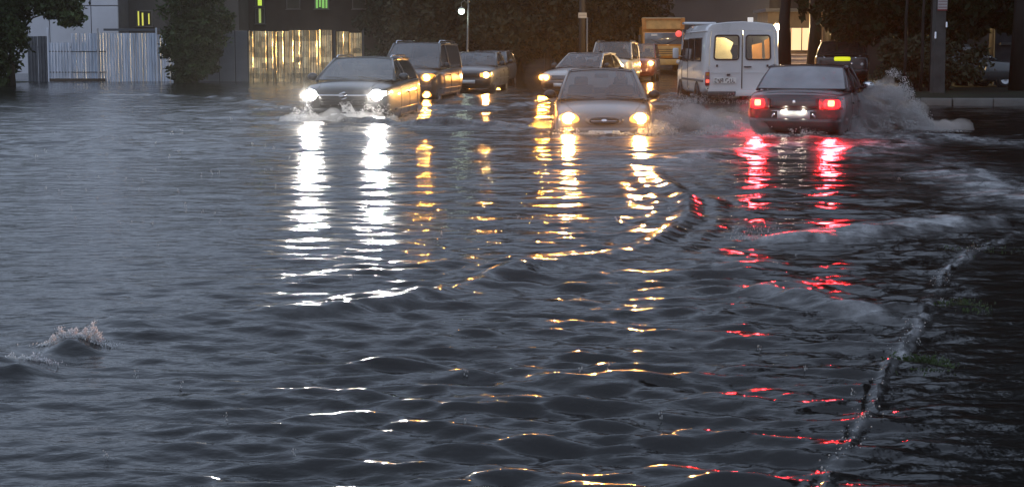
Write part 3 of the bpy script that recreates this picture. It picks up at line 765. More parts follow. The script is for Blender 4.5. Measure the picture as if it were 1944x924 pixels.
# ---------------------------------------------------------------- 8 dark red saloon driving away
def car_red():
    W, L = 1.68, 4.15
    hd = radians(21.0); p = P(1500, 256)
    c = CarBuild("maroon_saloon_car", "dark maroon saloon seen from behind with glowing red tail lamps, throwing spray", "car",
                 (p.x+sin(hd)*L/2+.02, 20.4+cos(hd)*L/2, -.27), hd)
    m = paint("maroon_paint", (.020, .008, .011), .15)
    st = saloon_stations(L, nose=.70, deck=1.0)
    c.body(st, W, m)
    c.greenhouse(.90, .15, -.75, -1.32, .94, 1.345, .765, .62, m, zbr=1.0, crown=.03, rearm=glass("sky_grey_rear_glass", (.10, .11, .12), .42, .15, 1.7))  # rear pane greyed to stand for the sky reflected in it
    standard_details(c, L, W)
    c.tails = []
    tl = mat("tail_lens", (.35, .01, .012), .15, coat=1)
    for sg in (1, -1):
        l = c.patch("tail_lamp", [(sg*.40, .69), (sg*.79, .69), (sg*.79, .86), (sg*.40, .86)], 'rear', tl, .016, nu=8, nv=4)
        g1 = c.patch("bulb", [(sg*.535, .745), (sg*.635, .745), (sg*.635, .84), (sg*.535, .84)], 'rear', glow("tail_bulb", (1, .13, .05), 14), .024, nu=4, nv=4, parent=l, round_=.35)
        g2 = c.patch("red_glow_lens", [(sg*.465, .70), (sg*.72, .70), (sg*.72, .855), (sg*.465, .855)], 'rear', glow("tail_red", RED, 3.2), .020, nu=6, nv=4, parent=l, round_=.6)
        q = c.hit(sg*.58, .79, 'rear', .12)
        c.tails.append(Matrix.Translation(c.loc) @ Matrix.Rotation(-c.h, 4, 'Z') @ q)
        ld = bpy.data.lights.new("tail_light_source", 'SPOT'); ld.energy = 650; ld.color = RED; ld.spot_size = radians(110); ld.spot_blend = 1; ld.shadow_soft_size = .09
        lo = bpy.data.objects.new("tail_light_source", ld); COL.objects.link(lo); lo.parent = l; lo.location = q; lo.rotation_euler = Vector((0, -1, -.1)).to_track_quat('-Z', 'Y').to_euler()
        # forward beams
        h_ = c.headlight([(sg*.40, .56), (sg*.76, .58), (sg*.74, .70), (sg*.42, .70)], 'front', [(sg*.585, .64)], WARM, 30, 8)
        # plate lamps
        pl = c.patch("plate_lamp", [(sg*.15, .66), (sg*.20, .66), (sg*.20, .675), (sg*.15, .675)], 'rear', glow("plate_lamp_glow", (1, .9, .7), 4), .05, nu=2, nv=1)
        q = c.hit(sg*.14, .69, 'rear', .085)
        ld = bpy.data.lights.new("plate_lamp_light", 'POINT'); ld.energy = 1.0; ld.color = (1, .93, .72); ld.shadow_soft_size = .02
        lo = bpy.data.objects.new("plate_lamp_light", ld); COL.objects.link(lo); lo.parent = pl; lo.location = q
        c.patch("reflector", [(sg*.33, .56), (sg*.36, .56), (sg*.32, .63), (sg*.29, .63)], 'rear', CHR, .05, nu=2, nv=2)
    c.patch("tail_panel", [(-.39, .70), (.39, .70), (.39, .86), (-.39, .86)], 'rear', m, .010, nu=10, nv=3)
    c.patch("bumper", [(-.80, .34), (.80, .34), (.80, .54), (-.80, .54)], 'rear', m, .05, nu=18, nv=4, depth=.09)
    c.plate(0, .60, 'rear', off=.04, wd=.52, ht=.115)
    c.seam("boot_seam", [(-.66, .90), (-.3, .915), (.3, .915), (.66, .90)], 'rear', BLK, .006)
    c.seam("boot_crease", [(-.36, .665), (.36, .665)], 'rear', CHR, .008, .014)
    c.seam("boot_seam", [(-.68, -1.45), (.68, -1.45)], 'top', BLK, .012)
    c.patch("boot_lock", [(-.025, .79), (.025, .79), (.025, .84), (-.025, .84)], 'rear', CHR, .02, nu=4, nv=4, round_=1)
    c.mirrors(.60, .99, .80, BLK); c.wheels((1.25, -1.22), .745)
    return c

# ---------------------------------------------------------------- 9 white van
def white_van():
    Wv, L, ZR = 1.96, 4.75, 2.30
    hd = radians(-1.5); rl = PY(1336, 160, 33.0); rr = PY(1480, 160, 33.0)
    cxv = (rl.x+rr.x)/2
    R = empty("white_van", (cxv+sin(hd)*L/2, 33.0+cos(hd)*L/2, -.22), -hd)
    tag(R, "old white van with two rear window doors, driving away past the maroon saloon", "van")
    m = mat("white_van_paint", (.62, .63, .64), .3, 0, .10, 1.2, bump=.05, coat=.6, col2=(.72, .72, .72))
    hw = Wv/2
    def ring(y, top, bot, nose=1.0):
        pts = [(.88, bot), (.985, bot+.10), (1.0, .75), (1.0, 1.05), (.99, 1.22), (.94, top-.22), (.905, top-.11), (.80, top-.02), (.4, top+.03), (0, top+.045)]
        pts = [(x*hw*nose, z if z <= top else top) if False else (x*hw*nose, min(z, top+.045)) for x, z in pts]
        return pts
    y0 = -L/2
    stations = [(y0, ZR-.02, .52, .985), (y0+.03, ZR, .50, .995), (y0+.5, ZR, .42, 1), (-.4, ZR, .40, 1), (.9, ZR, .40, 1), (1.25, ZR-.05, .40, .995), (1.45, ZR-.13, .40, .99)]
    mb = MB(); n = None
    for (y, top, bot, ns) in stations:
        r = ring(y, top, bot, ns); full = r+[(-x, z) for x, z in r[-2::-1]]
        n = len(full); mb.v += [(x, y, z) for x, z in full]
    k = len(stations)
    mb.f = [(i*n+j, i*n+j+1, (i+1)*n+j+1, (i+1)*n+j) for i in range(k-1) for j in range(n-1)]
    shell = mb.build("body_shell", m, R, True, solid=.03)
    # roof gutter
    for sg in (1, -1):
        MB().tube([(sg*.948*hw, y0, ZR-.20), (sg*.955*hw, .9, ZR-.20), (sg*.93*hw, 1.45, ZR-.3)], .016, 6).build("roof_gutter", m, R, True)
        # side windows, proud of the shell
        for (a, b, z0_, z1_) in ((-1.75, -.75, 1.32, 1.92), (-.68, .25, 1.32, 1.92), (.32, 1.15, 1.30, 1.90)):
            def sw(u, v, a=a, b=b, z0_=z0_, z1_=z1_, sg=sg):
                z = z0_+(z1_-z0_)*v; x = hw*(.99+(.94-.99)*(z-1.22)/(ZR-.22-1.22))+.008
                return (sg*x, a+(b-a)*u, z)
            o = MB().grid(sw, 2, 3).build("side_window", WSD if sg > 0 or a < 0.3 else WSD, R)
            lp = [sw(0, 0), sw(1, 0), sw(1, 1), sw(0, 1), sw(0, 0)]
            MB().tube(lp, .018, 5).build("window_seal", BLK, o, True)
        for yy in (.28, 1.3): MB().tube([(sg*(hw+.002), yy, .55), (sg*(hw+.004), yy, 1.1), (sg*(hw*.97), yy, 1.7)], .006, 4).build("door_seam", BLK, R)
        # rub strip
        MB().box((sg*(hw+.005), -.5, .80), (.02, 3.4, .06), bev=.008).build("rub_strip", mat("grey_plastic", (.12, .12, .12), .5), R)
        # wheels with dark arches
        for yy in (-1.25, 1.55):
            ar = MB(); pts = []
            for i in range(17):
                a = pi*i/16; pts.append((sg*(hw+.006), yy+.42*cos(a), .36+.42*sin(a)))
            ar.v = [(sg*(hw+.006), yy, .36)]+pts; ar.f = [(0, i, i+1) for i in range(1, 17)]
            ar.build("wheel_arch", RUB, R)
            o = MB().lathe([(.2, -.1), (.32, -.1), (.345, -.07), (.345, .07), (.32, .1), (.2, .1)], 24, (sg*(hw-.07), yy, .345)).build("wheel", RUB, R, True)
            MB().lathe([(.001, sg*.06), (.08, sg*.08), (.16, sg*.04), (.21, sg*.09)], 18, (sg*(hw-.07), yy, .345)).build("rim", STEEL, o, True)
            MB().box((sg*(hw-.08), yy-.46, .32), (.26, .02, .34)).build("mud_flap", RUB, R)
    # rear: frame and two doors with real openings
    def door(sg):
        x0, x1 = (.015, .86)
        wx0, wx1, wz0, wz1 = .10, .745, 1.36, 1.985
        zb, zt = .60, 2.10
        mb = MB(); yy = y0-.02
        xs = [x0, wx0, wx1, x1]; zs = [zb, wz0, wz1, zt]
        def X(x, z):
            k = 1-.055*max(0, (z-1.2))/(.9); return sg*x*k
        for i in range(3):
            for j in range(3):
                if i == 1 and j == 1: continue
                c_ = [(X(xs[i], zs[j]), yy, zs[j]), (X(xs[i+1], zs[j]), yy, zs[j]), (X(xs[i+1], zs[j+1]), yy, zs[j+1]), (X(xs[i], zs[j+1]), yy, zs[j+1])]
                mb.add(c_, [(0, 1, 2, 3)])
        d = mb.build("rear_door", m, R, False, solid=.035)
        g = MB().add([(X(wx0, wz0), yy-.0, wz0), (X(wx1, wz0), yy, wz0), (X(wx1, wz1), yy, wz1), (X(wx0, wz1), yy, wz1)], [(0, 1, 2, 3)]).build("window_pane", glass("van_glass", (.8, .8, .78), .06), d)
        # rounded black seal
        lp = []; rr_ = .07
        for (cx_, cz_, a0) in ((wx1-rr_, wz0+rr_, -90), (wx1-rr_, wz1-rr_, 0), (wx0+rr_, wz1-rr_, 90), (wx0+rr_, wz0+rr_, 180)):
            for i in range(5):
                a = radians(a0+22.5*i); x = cx_+rr_*cos(a); z = cz_+rr_*sin(a); lp.append((X(x, z), yy-.012, z))
        lp.append(lp[0]); MB().tube(lp, .022, 6, False).build("window_seal", BLK, d, True)
        # hinges, handle, pressed line
        MB().box((sg*.66, yy-.025, 1.20), (.05, .03, .06), bev=.01).build("hinge_button", BLK, d)
        for z in (.75, 1.15, 1.7): MB().tube([(sg*.868, yy-.01, z-.05), (sg*.868, yy-.01, z+.05)], .016, 6).build("hinge", m, d)
        MB().tube([(sg*.03, yy-.012, 1.02), (sg*.84, yy-.012, 1.02)], .006, 5).build("pressed_line", m, d)
        return d
    dl = door(-1); dr = door(1)
    MB().box((.14, y0-.05, 1.17), (.20, .03, .035), bev=.01).build("door_handle", BLK, dr, True)
    MB().tube([(0, y0-.03, .62), (0, y0-.03, 2.09)], .007, 4).build("door_gap", BLK, R)
    # frame round the doors
    fr = MB()
    ring0 = ring(y0, ZR-.02, .52, .985)
    outl = [(x, z) for x, z in ring0 if z > .5]
    def inner(x, z): return (max(-.868, min(.868, x))*(1-.055*max(0, min(z, 2.1)-1.2)/.9), max(.595, min(2.105, z)))
    pts = ring0[1:]
    for sg in (1, -1):
        for (a, b) in zip(pts[:-1], pts[1:]):
            ai = inner(*a); bi = inner(*b)
            if a[1] > ZR-.3: ai = inner(a[0], 2.105)
            if b[1] > ZR-.3: bi = inner(b[0], 2.105)
            fr.add([(sg*a[0], y0, a[1]), (sg*b[0], y0, b[1]), (sg*bi[0], y0-.012, bi[1]), (sg*ai[0], y0-.012, ai[1])], [(0, 1, 2, 3)])
    fr.build("rear_frame", m, R, False)
    MB().box((0, y0-.012, .565), (1.76, .05, .07)).build("door_sill", m, R)
    # bumper in three pieces, plate, plate lamp, lamps
    mb_ = MB().box((0, y0-.06, .47), (1.80, .16, .13), bev=.03).build("rear_bumper", mat("dark_bumper", (.05, .05, .05), .5), R, True)
    MB().box((.22, y0-.145, .485), (.80, .02, .14), bev=.01).build("bumper_step", m, mb_, True)
    pp = MB().box((-.45, y0-.045, .815), (.60, .012, .15), bev=.005).build("number_plate", PLATE, R)
    MB().box((-.36, y0-.06, .965), (.10, .05, .05), bev=.015).build("plate_lamp", BLK, R, True)
    glyph_plate(pp, -.45, y0-.053, .815, .54, .10)
    for sg in (1, -1):
        o = MB().box((sg*.905, y0-.025, .86), (.12, .05, .36), bev=.02).build("tail_lamp", mat("tail_lens_dim", (.30, .02, .02), .2, coat=1), R, True)
        MB().box((sg*.905, y0-.055, .80), (.09, .015, .08), bev=.005).build("bulb", glow("van_tail", (1, .12, .08), 2.2 if sg < 0 else 1.2), o)
        MB().box((sg*.905, y0-.055, .98), (.09, .015, .07), bev=.005).build("indicator", mat("amber_lens", (.45, .16, .02), .2), o)
    # nose: sloping windscreen, short bonnet
    def nose(u, v):
        x = (2*u-1)
        prof = [(1.43, ZR-.11), (1.62, 1.75), (1.85, 1.28), (2.15, 1.16), (2.34, 1.05), (2.375, .75), (2.36, .45)]
        i = min(int(v*6), 5); t = v*6-i
        y = prof[i][0]*(1-t)+prof[i+1][0]*t; z = prof[i][1]*(1-t)+prof[i+1][1]*t
        wv = [.86, .93, .99, .985, .96, .96, .95]
        k_ = wv[i]*(1-t)+wv[i+1]*t
        return (x*hw*k_, y-.12*abs(x)**3*(1 if z < 1.3 else .6), z)
    ns = MB().grid(nose, 12, 12).build("nose", m, R, True, solid=.02)
    def wsf(u, v):
        p = nose(.06+.88*u, .03+.27*v); return (p[0], p[1]+.012, p[2]+.01)
    MB().grid(wsf, 8, 4).build("windshield", glass("van_glass"), R, True)
    for sg in (1, -1):
        side = [(1.43, ZR-.12), (1.62, 1.75), (1.85, 1.28), (2.1, 1.14), (2.26, 1.0), (2.28, .42), (1.4, .40), (1.4, 1.9)]
        MB().prism([(a, b) for a, b in side], sg*(hw*.955), sg*(hw*.965), 'X').build("front_wing", m, R)
        MB().add([(sg*hw*.985, 1.2, 1.32), (sg*hw*.985, 1.75, 1.32), (sg*hw*.95, 1.52, 1.86), (sg*hw*.955, 1.2, 1.88)], [(0, 1, 2, 3)]).build("quarter_window", glass("van_glass"), R)
        h = MB().box((sg*.68, 2.37, .80), (.26, .04, .20), bev=.02).build("headlight", LENS, R, True)
        MB().box((sg*.68, 2.395, .80), (.14, .01, .12), bev=.003).build("bulb", glow("van_head", WARM, 60), h)
        ld = bpy.data.lights.new("headlamp_beam", 'SPOT'); ld.energy = 500; ld.color = WARM; ld.spot_size = radians(75); ld.spot_blend = .8; ld.shadow_soft_size = .07
        lo = bpy.data.objects.new("headlamp_beam", ld); COL.objects.link(lo); lo.parent = h; lo.location = (sg*.68, 2.46, .80); lo.rotation_euler = (radians(86), 0, radians(14))
        mr_ = MB().box((sg*(hw+.16), 1.45, 1.52), (.17, .07, .30), bev=.03); mr_.tube([(sg*hw*.96, 1.45, 1.42), (sg*(hw+.1), 1.45, 1.46)], .015, 6)
        mr_.build("wing_mirror", m if sg < 0 else BLK, R, True)
    MB().box((0, 2.40, .52), (1.84, .14, .16), bev=.04).build("front_bumper", mat("dark_bumper", (.05, .05, .05)), R, True)
    # cabin: floor, seats, added panels shaped as the windows' warm light, added lamp
    cream = mat("cream_light_colour", (.62, .55, .38), .8)
    MB().box((0, -.4, .56), (1.85, 3.6, .04)).build("cabin_floor", DARKIN, R)
    MB().add([(-.80, -1.8, 1.10), (-.20, -1.8, 1.10), (-.14, -1.8, 1.45), (-.20, -1.8, 1.58), (-.12, -1.8, 1.80), (-.34, -1.8, 1.93), (-.80, -1.8, 1.95)], [(0, 1, 2, 3, 4, 5, 6)]).build("cream_light_patch", cream, R, solid=.01)  # added panel cut to the outline of the warm light
    MB().add([(.42, -1.8, 1.1), (.66, -1.8, 1.1), (.64, -1.8, 1.80), (.37, -1.8, 1.74)], [(0, 1, 2, 3)]).build("orange_light_patch", mat("orange_light_colour", (.60, .28, .09), .8), R, solid=.02)  # added panels, orange light put into their colour and shape
    MB().add([(.76, -1.8, 1.1), (.90, -1.8, 1.1), (.88, -1.8, 1.95), (.70, -1.8, 1.86)], [(0, 1, 2, 3)]).build("orange_light_patch", mat("orange_light_colour", (.60, .28, .09), .8), R, solid=.02)
    MB().box((0, 1.0, 1.2), (1.6, .12, 1.1), bev=.05).build("seat_row", DARKIN, R)
    dm = MB().box((0, -2.1, ZR-.06), (.30, .16, .04), bev=.01).build("added_van_lamp", glow("added_van_glow", (1, .78, .42), 20), R)  # added lamp that brightens the panels behind the rear windows
    ld = bpy.data.lights.new("added_van_light", 'POINT'); ld.energy = 45; ld.color = (1, .80, .42); ld.shadow_soft_size = .08
    lo = bpy.data.objects.new("added_van_light", ld); COL.objects.link(lo); lo.parent = dm; lo.location = (0, -2.12, ZR-.22)
    # roof ridge panel in front (low rack seen over the roof edge)
    MB().box((-.55, 1.0, ZR+.065), (.9, .5, .07), bev=.025).build("roof_vent", m, R, True)
    return R

def glyph_plate(parent, x, y, z, wd, ht):
    """bold dark strokes: the plate's characters are too blurred in the photograph to be read"""
    mb = MB(); t = .019; x0 = x-wd/2; h2 = ht/2
    def bar(xa, za, xb, zb_): mb.box((x0+(xa+xb)/2*wd, y-.003, z+(za+zb_)/2*h2), (max(abs(xb-xa)*wd, t), .004, max(abs(zb_-za)*h2, t)))
    for q in ((.02, -.9, .02, -.1), (.02, .5, .02, .9), (.02, .85, .10, .85), (.04, -.9, .10, -.9), (.17, .7, .17, -.2), (.22, -.9, .22, .1), (.22, -.9, .30, -.9), (.30, .9, .30, -.7), (.30, .1, .36, .1),
              (.40, -.9, .40, .9), (.34, .9, .42, .9), (.54, -.3, .54, .9), (.54, .9, .66, .9), (.60, -.9, .68, -.9), (.66, -.8, .66, -.2), (.76, -.4, .76, .9), (.74, -.9, .84, -.9), (.88, -.9, .88, .3), (.88, -.9, .99, -.9), (.86, .8, .90, .8)):
        bar(*q)
    return mb.build("plate_characters", INK, parent, fix=False)

# ---------------------------------------------------------------- 10 orange dump truck
def truck():
    Y = 74; c0 = PY(1268, 100, Y)
    R = empty("dump_truck", (c0.x, Y+3.6, -.05), radians(180-4)); R.rotation_euler.z = radians(180-4+0)
    tag(R, "orange dump truck with tipper visor over the cab, far down the road", "truck")
    om = mat("orange_truck_paint", (.62, .25, .05), .45, var=.2, coat=.2); om2 = mat("panel_ochre_light", (.60, .36, .12), .5, var=.2)  # ochre carries the car lights' warm fall in its colour
    F = 3.6
    MB().box((0, F-.9, 1.75), (2.45, 1.7, 1.55), bev=.12).build("cab", om, R, True)
    MB().box((0, F-.03, 2.15), (2.2, .05, .66), bev=.02).build("windshield", mat("truck_glass", (.16, .19, .22), .12, coat=1), R, True)
    gp = MB().box((0, F-.03, 1.42), (2.1, .06, .58), bev=.03).build("front_panel", om2, R, True)
    for k in range(3): MB().box((0, F+.01, 1.28+.12*k), (1.5, .03, .04)).build("grille_slot", BLK, gp)
    MB().box((0, F+.10, .78), (2.45, .25, .34), bev=.05).build("bumper", om2, R, True)
    for sg in (1, -1):
        MB().lathe([(.001, .02), (.11, .02), (.13, 0), (.13, -.05)], 16, (sg*.85, F+.24, .80), 'Y').build("headlight", LENS, R, True)
        MB().box((sg*1.38, F-.2, 2.1), (.16, .08, .5), bev=.03).build("wing_mirror", BLK, R, True)
        MB().tube([(sg*.2, F+.03, 1.86), (sg*.75, F+.03, 2.1)], .015, 5).build("wiper", BLK, R)
        for yy in (F-1.2, -1.2, -2.5):
            o = MB().lathe([(.25, -.15), (.48, -.15), (.5, -.1), (.5, .1), (.48, .15), (.25, .15)], 20, (sg*1.02, yy, .5)).build("wheel", RUB, R, True)
            MB().lathe([(.001, sg*.1), (.26, sg*.12)], 16, (sg*1.02, yy, .5)).build("rim", om, o, True)
    # tipper body with forward visor: corner posts and a front board
    tb = MB().prism([(F-1.9, 1.35), (-3.4, 1.35), (-3.6, 2.9), (F-1.8, 2.9)], -1.22, 1.22, 'X').build("tipper_body", om, R)
    vb = MB().box((0, F-.75, 3.02), (2.02, .10, .62), rx=.12).build("visor_board", om2, R)
    MB().box((0, F-1.3, 3.30), (2.5, 1.3, .08)).build("visor_top", om, R)
    for sg in (1, -1):
        MB().box((sg*1.13, F-.72, 3.02), (.24, .2, .66), ry=sg*.06, bev=.02).build("visor_post", om, R)
    MB().box((0, F-.70, 3.35), (2.46, .14, .06)).build("visor_rim", mat("pale_edge", (.6, .5, .32), .5), R)
    MB().box((0, .3, .95), (.9, 6.2, .35)).build("chassis", BLK, R)
    MB().sphere((-.85, F+.18, 2.42), .19, 14).build("red_lamp", glow("red_beacon", (1, .12, .10), .9), R, True)
    MB().box((.55, F+.0, 2.36), (.34, .03, .12)).build("screen_card", PLATE, R)
    return R

# ---------------------------------------------------------------- 11 parked vehicles under the trees
def parked():
    p = PY(1632, 111, 41)
    c = CarBuild("parked_estate_car", "dark parked estate car under the trees with self-glowing yellow number plate", "car", (p.x+.0, 41+2.25, .16), radians(14))
    m = paint("black_paint", (.02, .02, .022), .3)
    c.body(hatch_stations(4.5, 1.05, .98), 1.8, m)
    c.greenhouse(1.0, .25, -1.75, -2.15, 1.08, 1.50, .83, .66, m, rear_side=False, glassm=WSD)
    y_ = c.patch("number_plate", [(-.26, .88), (.26, .88), (.26, 1.02), (-.26, 1.02)], 'rear', glow("yellow_plate_glow", (.80, .85, .02), .7), .03, nu=6, nv=4, round_=.3)  # plate's own emission stands in for plate lamps
    for a, b, s_ in ((.42, 1.0, .03), (.30, .80, .035), (.62, .78, .045), (-.55, 1.02, .04), (.55, 1.06, .03), (-.72, .75, .03)):
        c.patch("lamp_glint", [(a-s_, b-s_), (a+s_, b-s_), (a+s_, b+s_), (a-s_, b+s_)], 'rear', CHR if a < .5 else LENS, .03, nu=4, nv=4, round_=1)
    c.patch("bumper", [(-.82, .40), (.82, .40), (.82, .62), (-.82, .62)], 'rear', BLK, .05, nu=14, nv=3, depth=.06)
    c.wheels((1.4, -1.3), .79, .32)
    q = PY(1850, 120, 41)
    d = CarBuild("parked_car", "dim dark parked car on the verge behind the concrete pole", "car", (q.x, 42.5, .16), radians(80))
    m2 = paint("dim_green_grey_paint", (.06, .065, .065))
    d.body(saloon_stations(4.3, nose=.72), 1.7, m2)
    d.greenhouse(.92, .12, -.95, -1.5, .93, 1.385, .755, .585, m2)
    standard_details(d, 4.3, 1.7); d.mirrors(.62, .97, .80, BLK); d.wheels((1.28, -1.24), .75)
    return c, d

# ---------------------------------------------------------------- people
def driver(parent_car, x, y, z, label):
    """seated driver, arms to the wheel, one continuous skin; local car coordinates"""
    mb = MB()
    mb.tube([(0, -.02, 0), (0, -.03, .18), (0, -.06, .38), (0, -.05, .50)], [.15, .16, .18, .12], 12)
    mb.tube([(-.19, -.05, .46), (.19, -.05, .46)], .075, 10)
    mb.tube([(0, -.04, .48), (0, -.02, .62)], [.062, .055], 10)
    mb.sphere((0, .005, .72), .5, 16, (.155, .195, .235))
    mb.tube([(0, .095, .735), (0, .118, .705), (0, .095, .69)], [.012, .02, .012], 6)
    mb.tube([(-.035, .085, .655), (.035, .085, .655)], .012, 6)
    for s in (1, -1):
        mb.sphere((s*.078, -.005, .72), .5, 8, (.025, .045, .07))
        mb.sphere((s*.033, .085, .745), .5, 8, (.03, .02, .02))
        mb.tube([(s*.20, -.05, .45), (s*.26, .07, .24), (s*.17, .33, .26)], [.062, .05, .036], 10)
        mb.sphere((s*.165, .37, .27), .5, 8, (.07, .09, .05))
        for k in range(4):
            mb.tube([(s*(.145+.017*k), .40, .285), (s*(.145+.017*k), .45, .275-.004*k), (s*(.147+.017*k), .46, .24)], .0095, 6)
        mb.tube([(s*.13, .36, .28), (s*.105, .40, .30)], .011, 6)
    cloth = mat("dark_jacket", (.03, .032, .04), .8)
    o = mb.build("person", cloth, None, True, fix=False)
    md = o.modifiers.new("r", 'REMESH'); md.mode = 'VOXEL'; md.voxel_size = .013; md.use_smooth_shade = True
    dg = bpy.context.evaluated_depsgraph_get(); me = bpy.data.meshes.new_from_object(o.evaluated_get(dg)); o.modifiers.clear(); o.data = me
    skin = mat("skin", (.45, .28, .21), .5, var=.05); me.materials.clear(); me.materials.append(cloth); me.materials.append(skin)
    for p in me.polygons:
        c = p.center
        if c.z > .56 or (c.y > .335 and abs(c.x) > .08): p.material_index = 1
    hb = MB()
    hb.grid(lambda u, v: (.084*sin(v*pi*.58)*cos(2*pi*u), -.008+.106*sin(v*pi*.58)*sin(2*pi*u), .728+.124*cos(v*pi*.58)) if not (sin(2*pi*u) > .25 and v > .62) else (.084*sin(.62*pi*.58)*cos(2*pi*u), -.008+.106*sin(.62*pi*.58)*sin(2*pi*u), .728+.124*cos(.62*pi*.58)), 20, 10)
    h = hb.build("hair", mat("dark_hair", (.02, .015, .012), .7), o, True)
    M = Matrix.Translation(parent_car.loc) @ Matrix.Rotation(-parent_car.h, 4, 'Z')
    o.location = M @ Vector((x, y, z)); o.rotation_euler = (0, 0, -parent_car.h)
    tag(o, label, "person")
    return o

# build the cars
cg = car_grey(); cc = car_crossover(); cp = car_carrier(); cd, ch = car_dark_saloon(); cs = car_silver(); co_, cm = car_offroader(); cr = car_red()
van = white_van(); tk = truck(); pk = parked()
driver(cg, -.36, -.16, .62, "person in a dark jacket driving the grey saloon, hands on the wheel")
driver(cs, -.36, -.24, .62, "person in a dark jacket driving the pale silver saloon, hands on the wheel")
for c_, ln, wd, amp, fo in ((cg, 4.24, 1.7, .10, .35), (cc, 4.3, 1.79, .12, .55), (cp, 4.35, 1.8, .09, .25), (cd, 4.4, 1.7, .07, .2), (cs, 4.35, 1.7, .07, .2), (cr, 4.15, 1.68, .13, .9)):
    CARS_XY.append((c_.loc.x, c_.loc.y, c_.h, ln, wd, amp, fo))
CARS_XY.append((van.location.x, van.location.y, 0, 4.75, 1.96, .08, .35))
water = make_water()

# ================================================================== SPRAY
def plume(cx, cy_, n, wx, wy, hfun, seed, smin=.003, smax=.010, vel=(0, 0, 1)):
    r = np.random.default_rng(seed)
    x = r.normal(0, .42, n*3); x = x[np.abs(x) < 1.05][:n]
    m = len(x); y = r.normal(0, .5, m)
    hmax = hfun(x)*(.55+.75*fbm(x*4+seed, y*2, seed, 3))
    t = r.beta(1.0, 1.7, m)
    z = hmax*t
    # gather the drops into ragged fingers
    X = cx+x*wx+.10*wx*(fbm(x*6, t*3+seed, seed+5, 3)-.5); Yv = cy_+y*wy
    s = smin+(smax-smin)*r.random(m)**3
    keep = fbm(X*5+z*2, z*6, seed+9, 3) > .30+.22*t
    return np.stack([X, Yv, z-.02], 1)[keep], s[keep]
pts = []; szs = []
def addp(a): pts.append(a[0]); szs.append(a[1])
def mist_cloud(label, blobs, dens, seed):
    mb = MB()
    for b in blobs: mb.sphere(b[:3], 1.0, 16, b[3:])
    o = mb.build("spray_mist", mist_mat(dens), None, True)
    md = o.modifiers.new("r", 'REMESH'); md.mode = 'VOXEL'; md.voxel_size = .045
    dg = bpy.context.evaluated_depsgraph_get(); me = bpy.data.meshes.new_from_object(o.evaluated_get(dg)); o.modifiers.clear(); o.data = me
    n = len(me.vertices); co = np.zeros(n*3, np.float32); me.vertices.foreach_get("co", co); no = np.zeros(n*3, np.float32); me.vertices.foreach_get("normal", no)
    co = co.reshape(-1, 3); no = no.reshape(-1, 3)
    k = fbm(co[:, 0]*5+co[:, 1]*2, co[:, 2]*5-co[:, 1]*2, seed, 3)-.5
    co = co+no*(k*.34)[:, None]; me.vertices.foreach_set("co", co.astype(np.float32).ravel()); me.update()
    tag(o, label, "mist", kind="stuff"); return o
def mist_mat(d):
    nm = "spray_mist_%d" % int(d*100)
    if nm in MATS: return MATS[nm]
    m = bpy.data.materials.new(nm); m.use_nodes = True; nt = m.node_tree; nt.nodes.clear()
    o = node(nt, "ShaderNodeOutputMaterial"); pv = node(nt, "ShaderNodeVolumePrincipled"); pv.inputs["Color"].default_value = (.95, .95, .95, 1)
    pv.inputs["Density"].default_value = d; pv.inputs["Anisotropy"].default_value = .1
    nt.links.new(pv.outputs[0], o.inputs["Volume"]); MATS[nm] = m; return m
q0 = P(1715, 255).x
mist_cloud("soft mist body of the tall plume beside the maroon saloon", [(q0-.62, 21.8, .10, .42, .35, .36), (q0-.25, 21.9, .24, .42, .35, .50), (q0+.10, 22.0, .36, .38, .32, .62), (q0+.42, 22.0, .18, .45, .35, .38), (q0+.90, 21.9, .03, .62, .35, .17), (q0-.9, 20.9, .05, .36, .25, .22)], 2.0, 3)
q1 = P(1345, 262).x
mist_cloud("soft mist over the churned water left of the maroon saloon", [(q1-.45, 22.2, .05, .5, .5, .26), (q1+.05, 22.0, .10, .5, .5, .32), (q1+.45, 21.2, .08, .45, .4, .30), (q1+.8, 20.6, .02, .4, .3, .20)], 1.5, 5)
q2 = P(655, 230).x
mist_cloud("soft mist under the dark crossover's front bumper", [(q2-.7, 24.0, .04, .5, .3, .16), (q2, 23.95, .05, .6, .3, .20), (q2+.7, 24.0, .04, .5, .3, .16)], 1.2, 6)
# big plume on the maroon saloon's right
c0 = P(1728, 255); 
addp(plume(c0.x, 21.9, 60000, 1.0, .36, lambda x: 1.2*np.exp(-((x-.05)/.50)**2), 1))
addp(plume(P(1600, 266).x, 20.8, 7000, .55, .35, lambda x: .36*np.exp(-(x/.6)**2), 2))
addp(plume(P(1770, 262).x, 21.6, 7000, 1.1, .6, lambda x: .30*np.exp(-(x/.7)**2), 3))
spray("water_splash", "tall grey plume of spray beside the maroon saloon's right side", "splash", np.concatenate(pts), np.concatenate(szs), DROP)
pts = []; szs = []
addp(plume(P(1345, 262).x, 22.2, 24000, 1.0, .8, lambda x: .52*np.exp(-(x/.75)**2), 4))
addp(plume(P(1420, 270).x, 20.6, 6000, .6, .4, lambda x: .34*np.exp(-(x/.7)**2), 5))
addp(plume(P(1500, 268).x, 20.1, 5000, .8, .2, lambda x: .16*np.ones_like(x), 6))
spray("water_splash", "low churned spray between the grey saloon and the maroon saloon", "splash", np.concatenate(pts), np.concatenate(szs), DROP)
pts = []; szs = []
addp(plume(P(655, 230).x, 24.1, 14000, .95, .28, lambda x: .40*np.ones_like(x), 7, .003, .009))
spray("water_splash", "fine spray in front of the dark crossover's bumper", "splash", np.concatenate(pts), np.concatenate(szs), DROP)
pts = []; szs = []
addp(plume(P(1235, 248).x, 20.7, 4000, .45, .4, lambda x: .30*np.exp(-(x/.8)**2), 8))
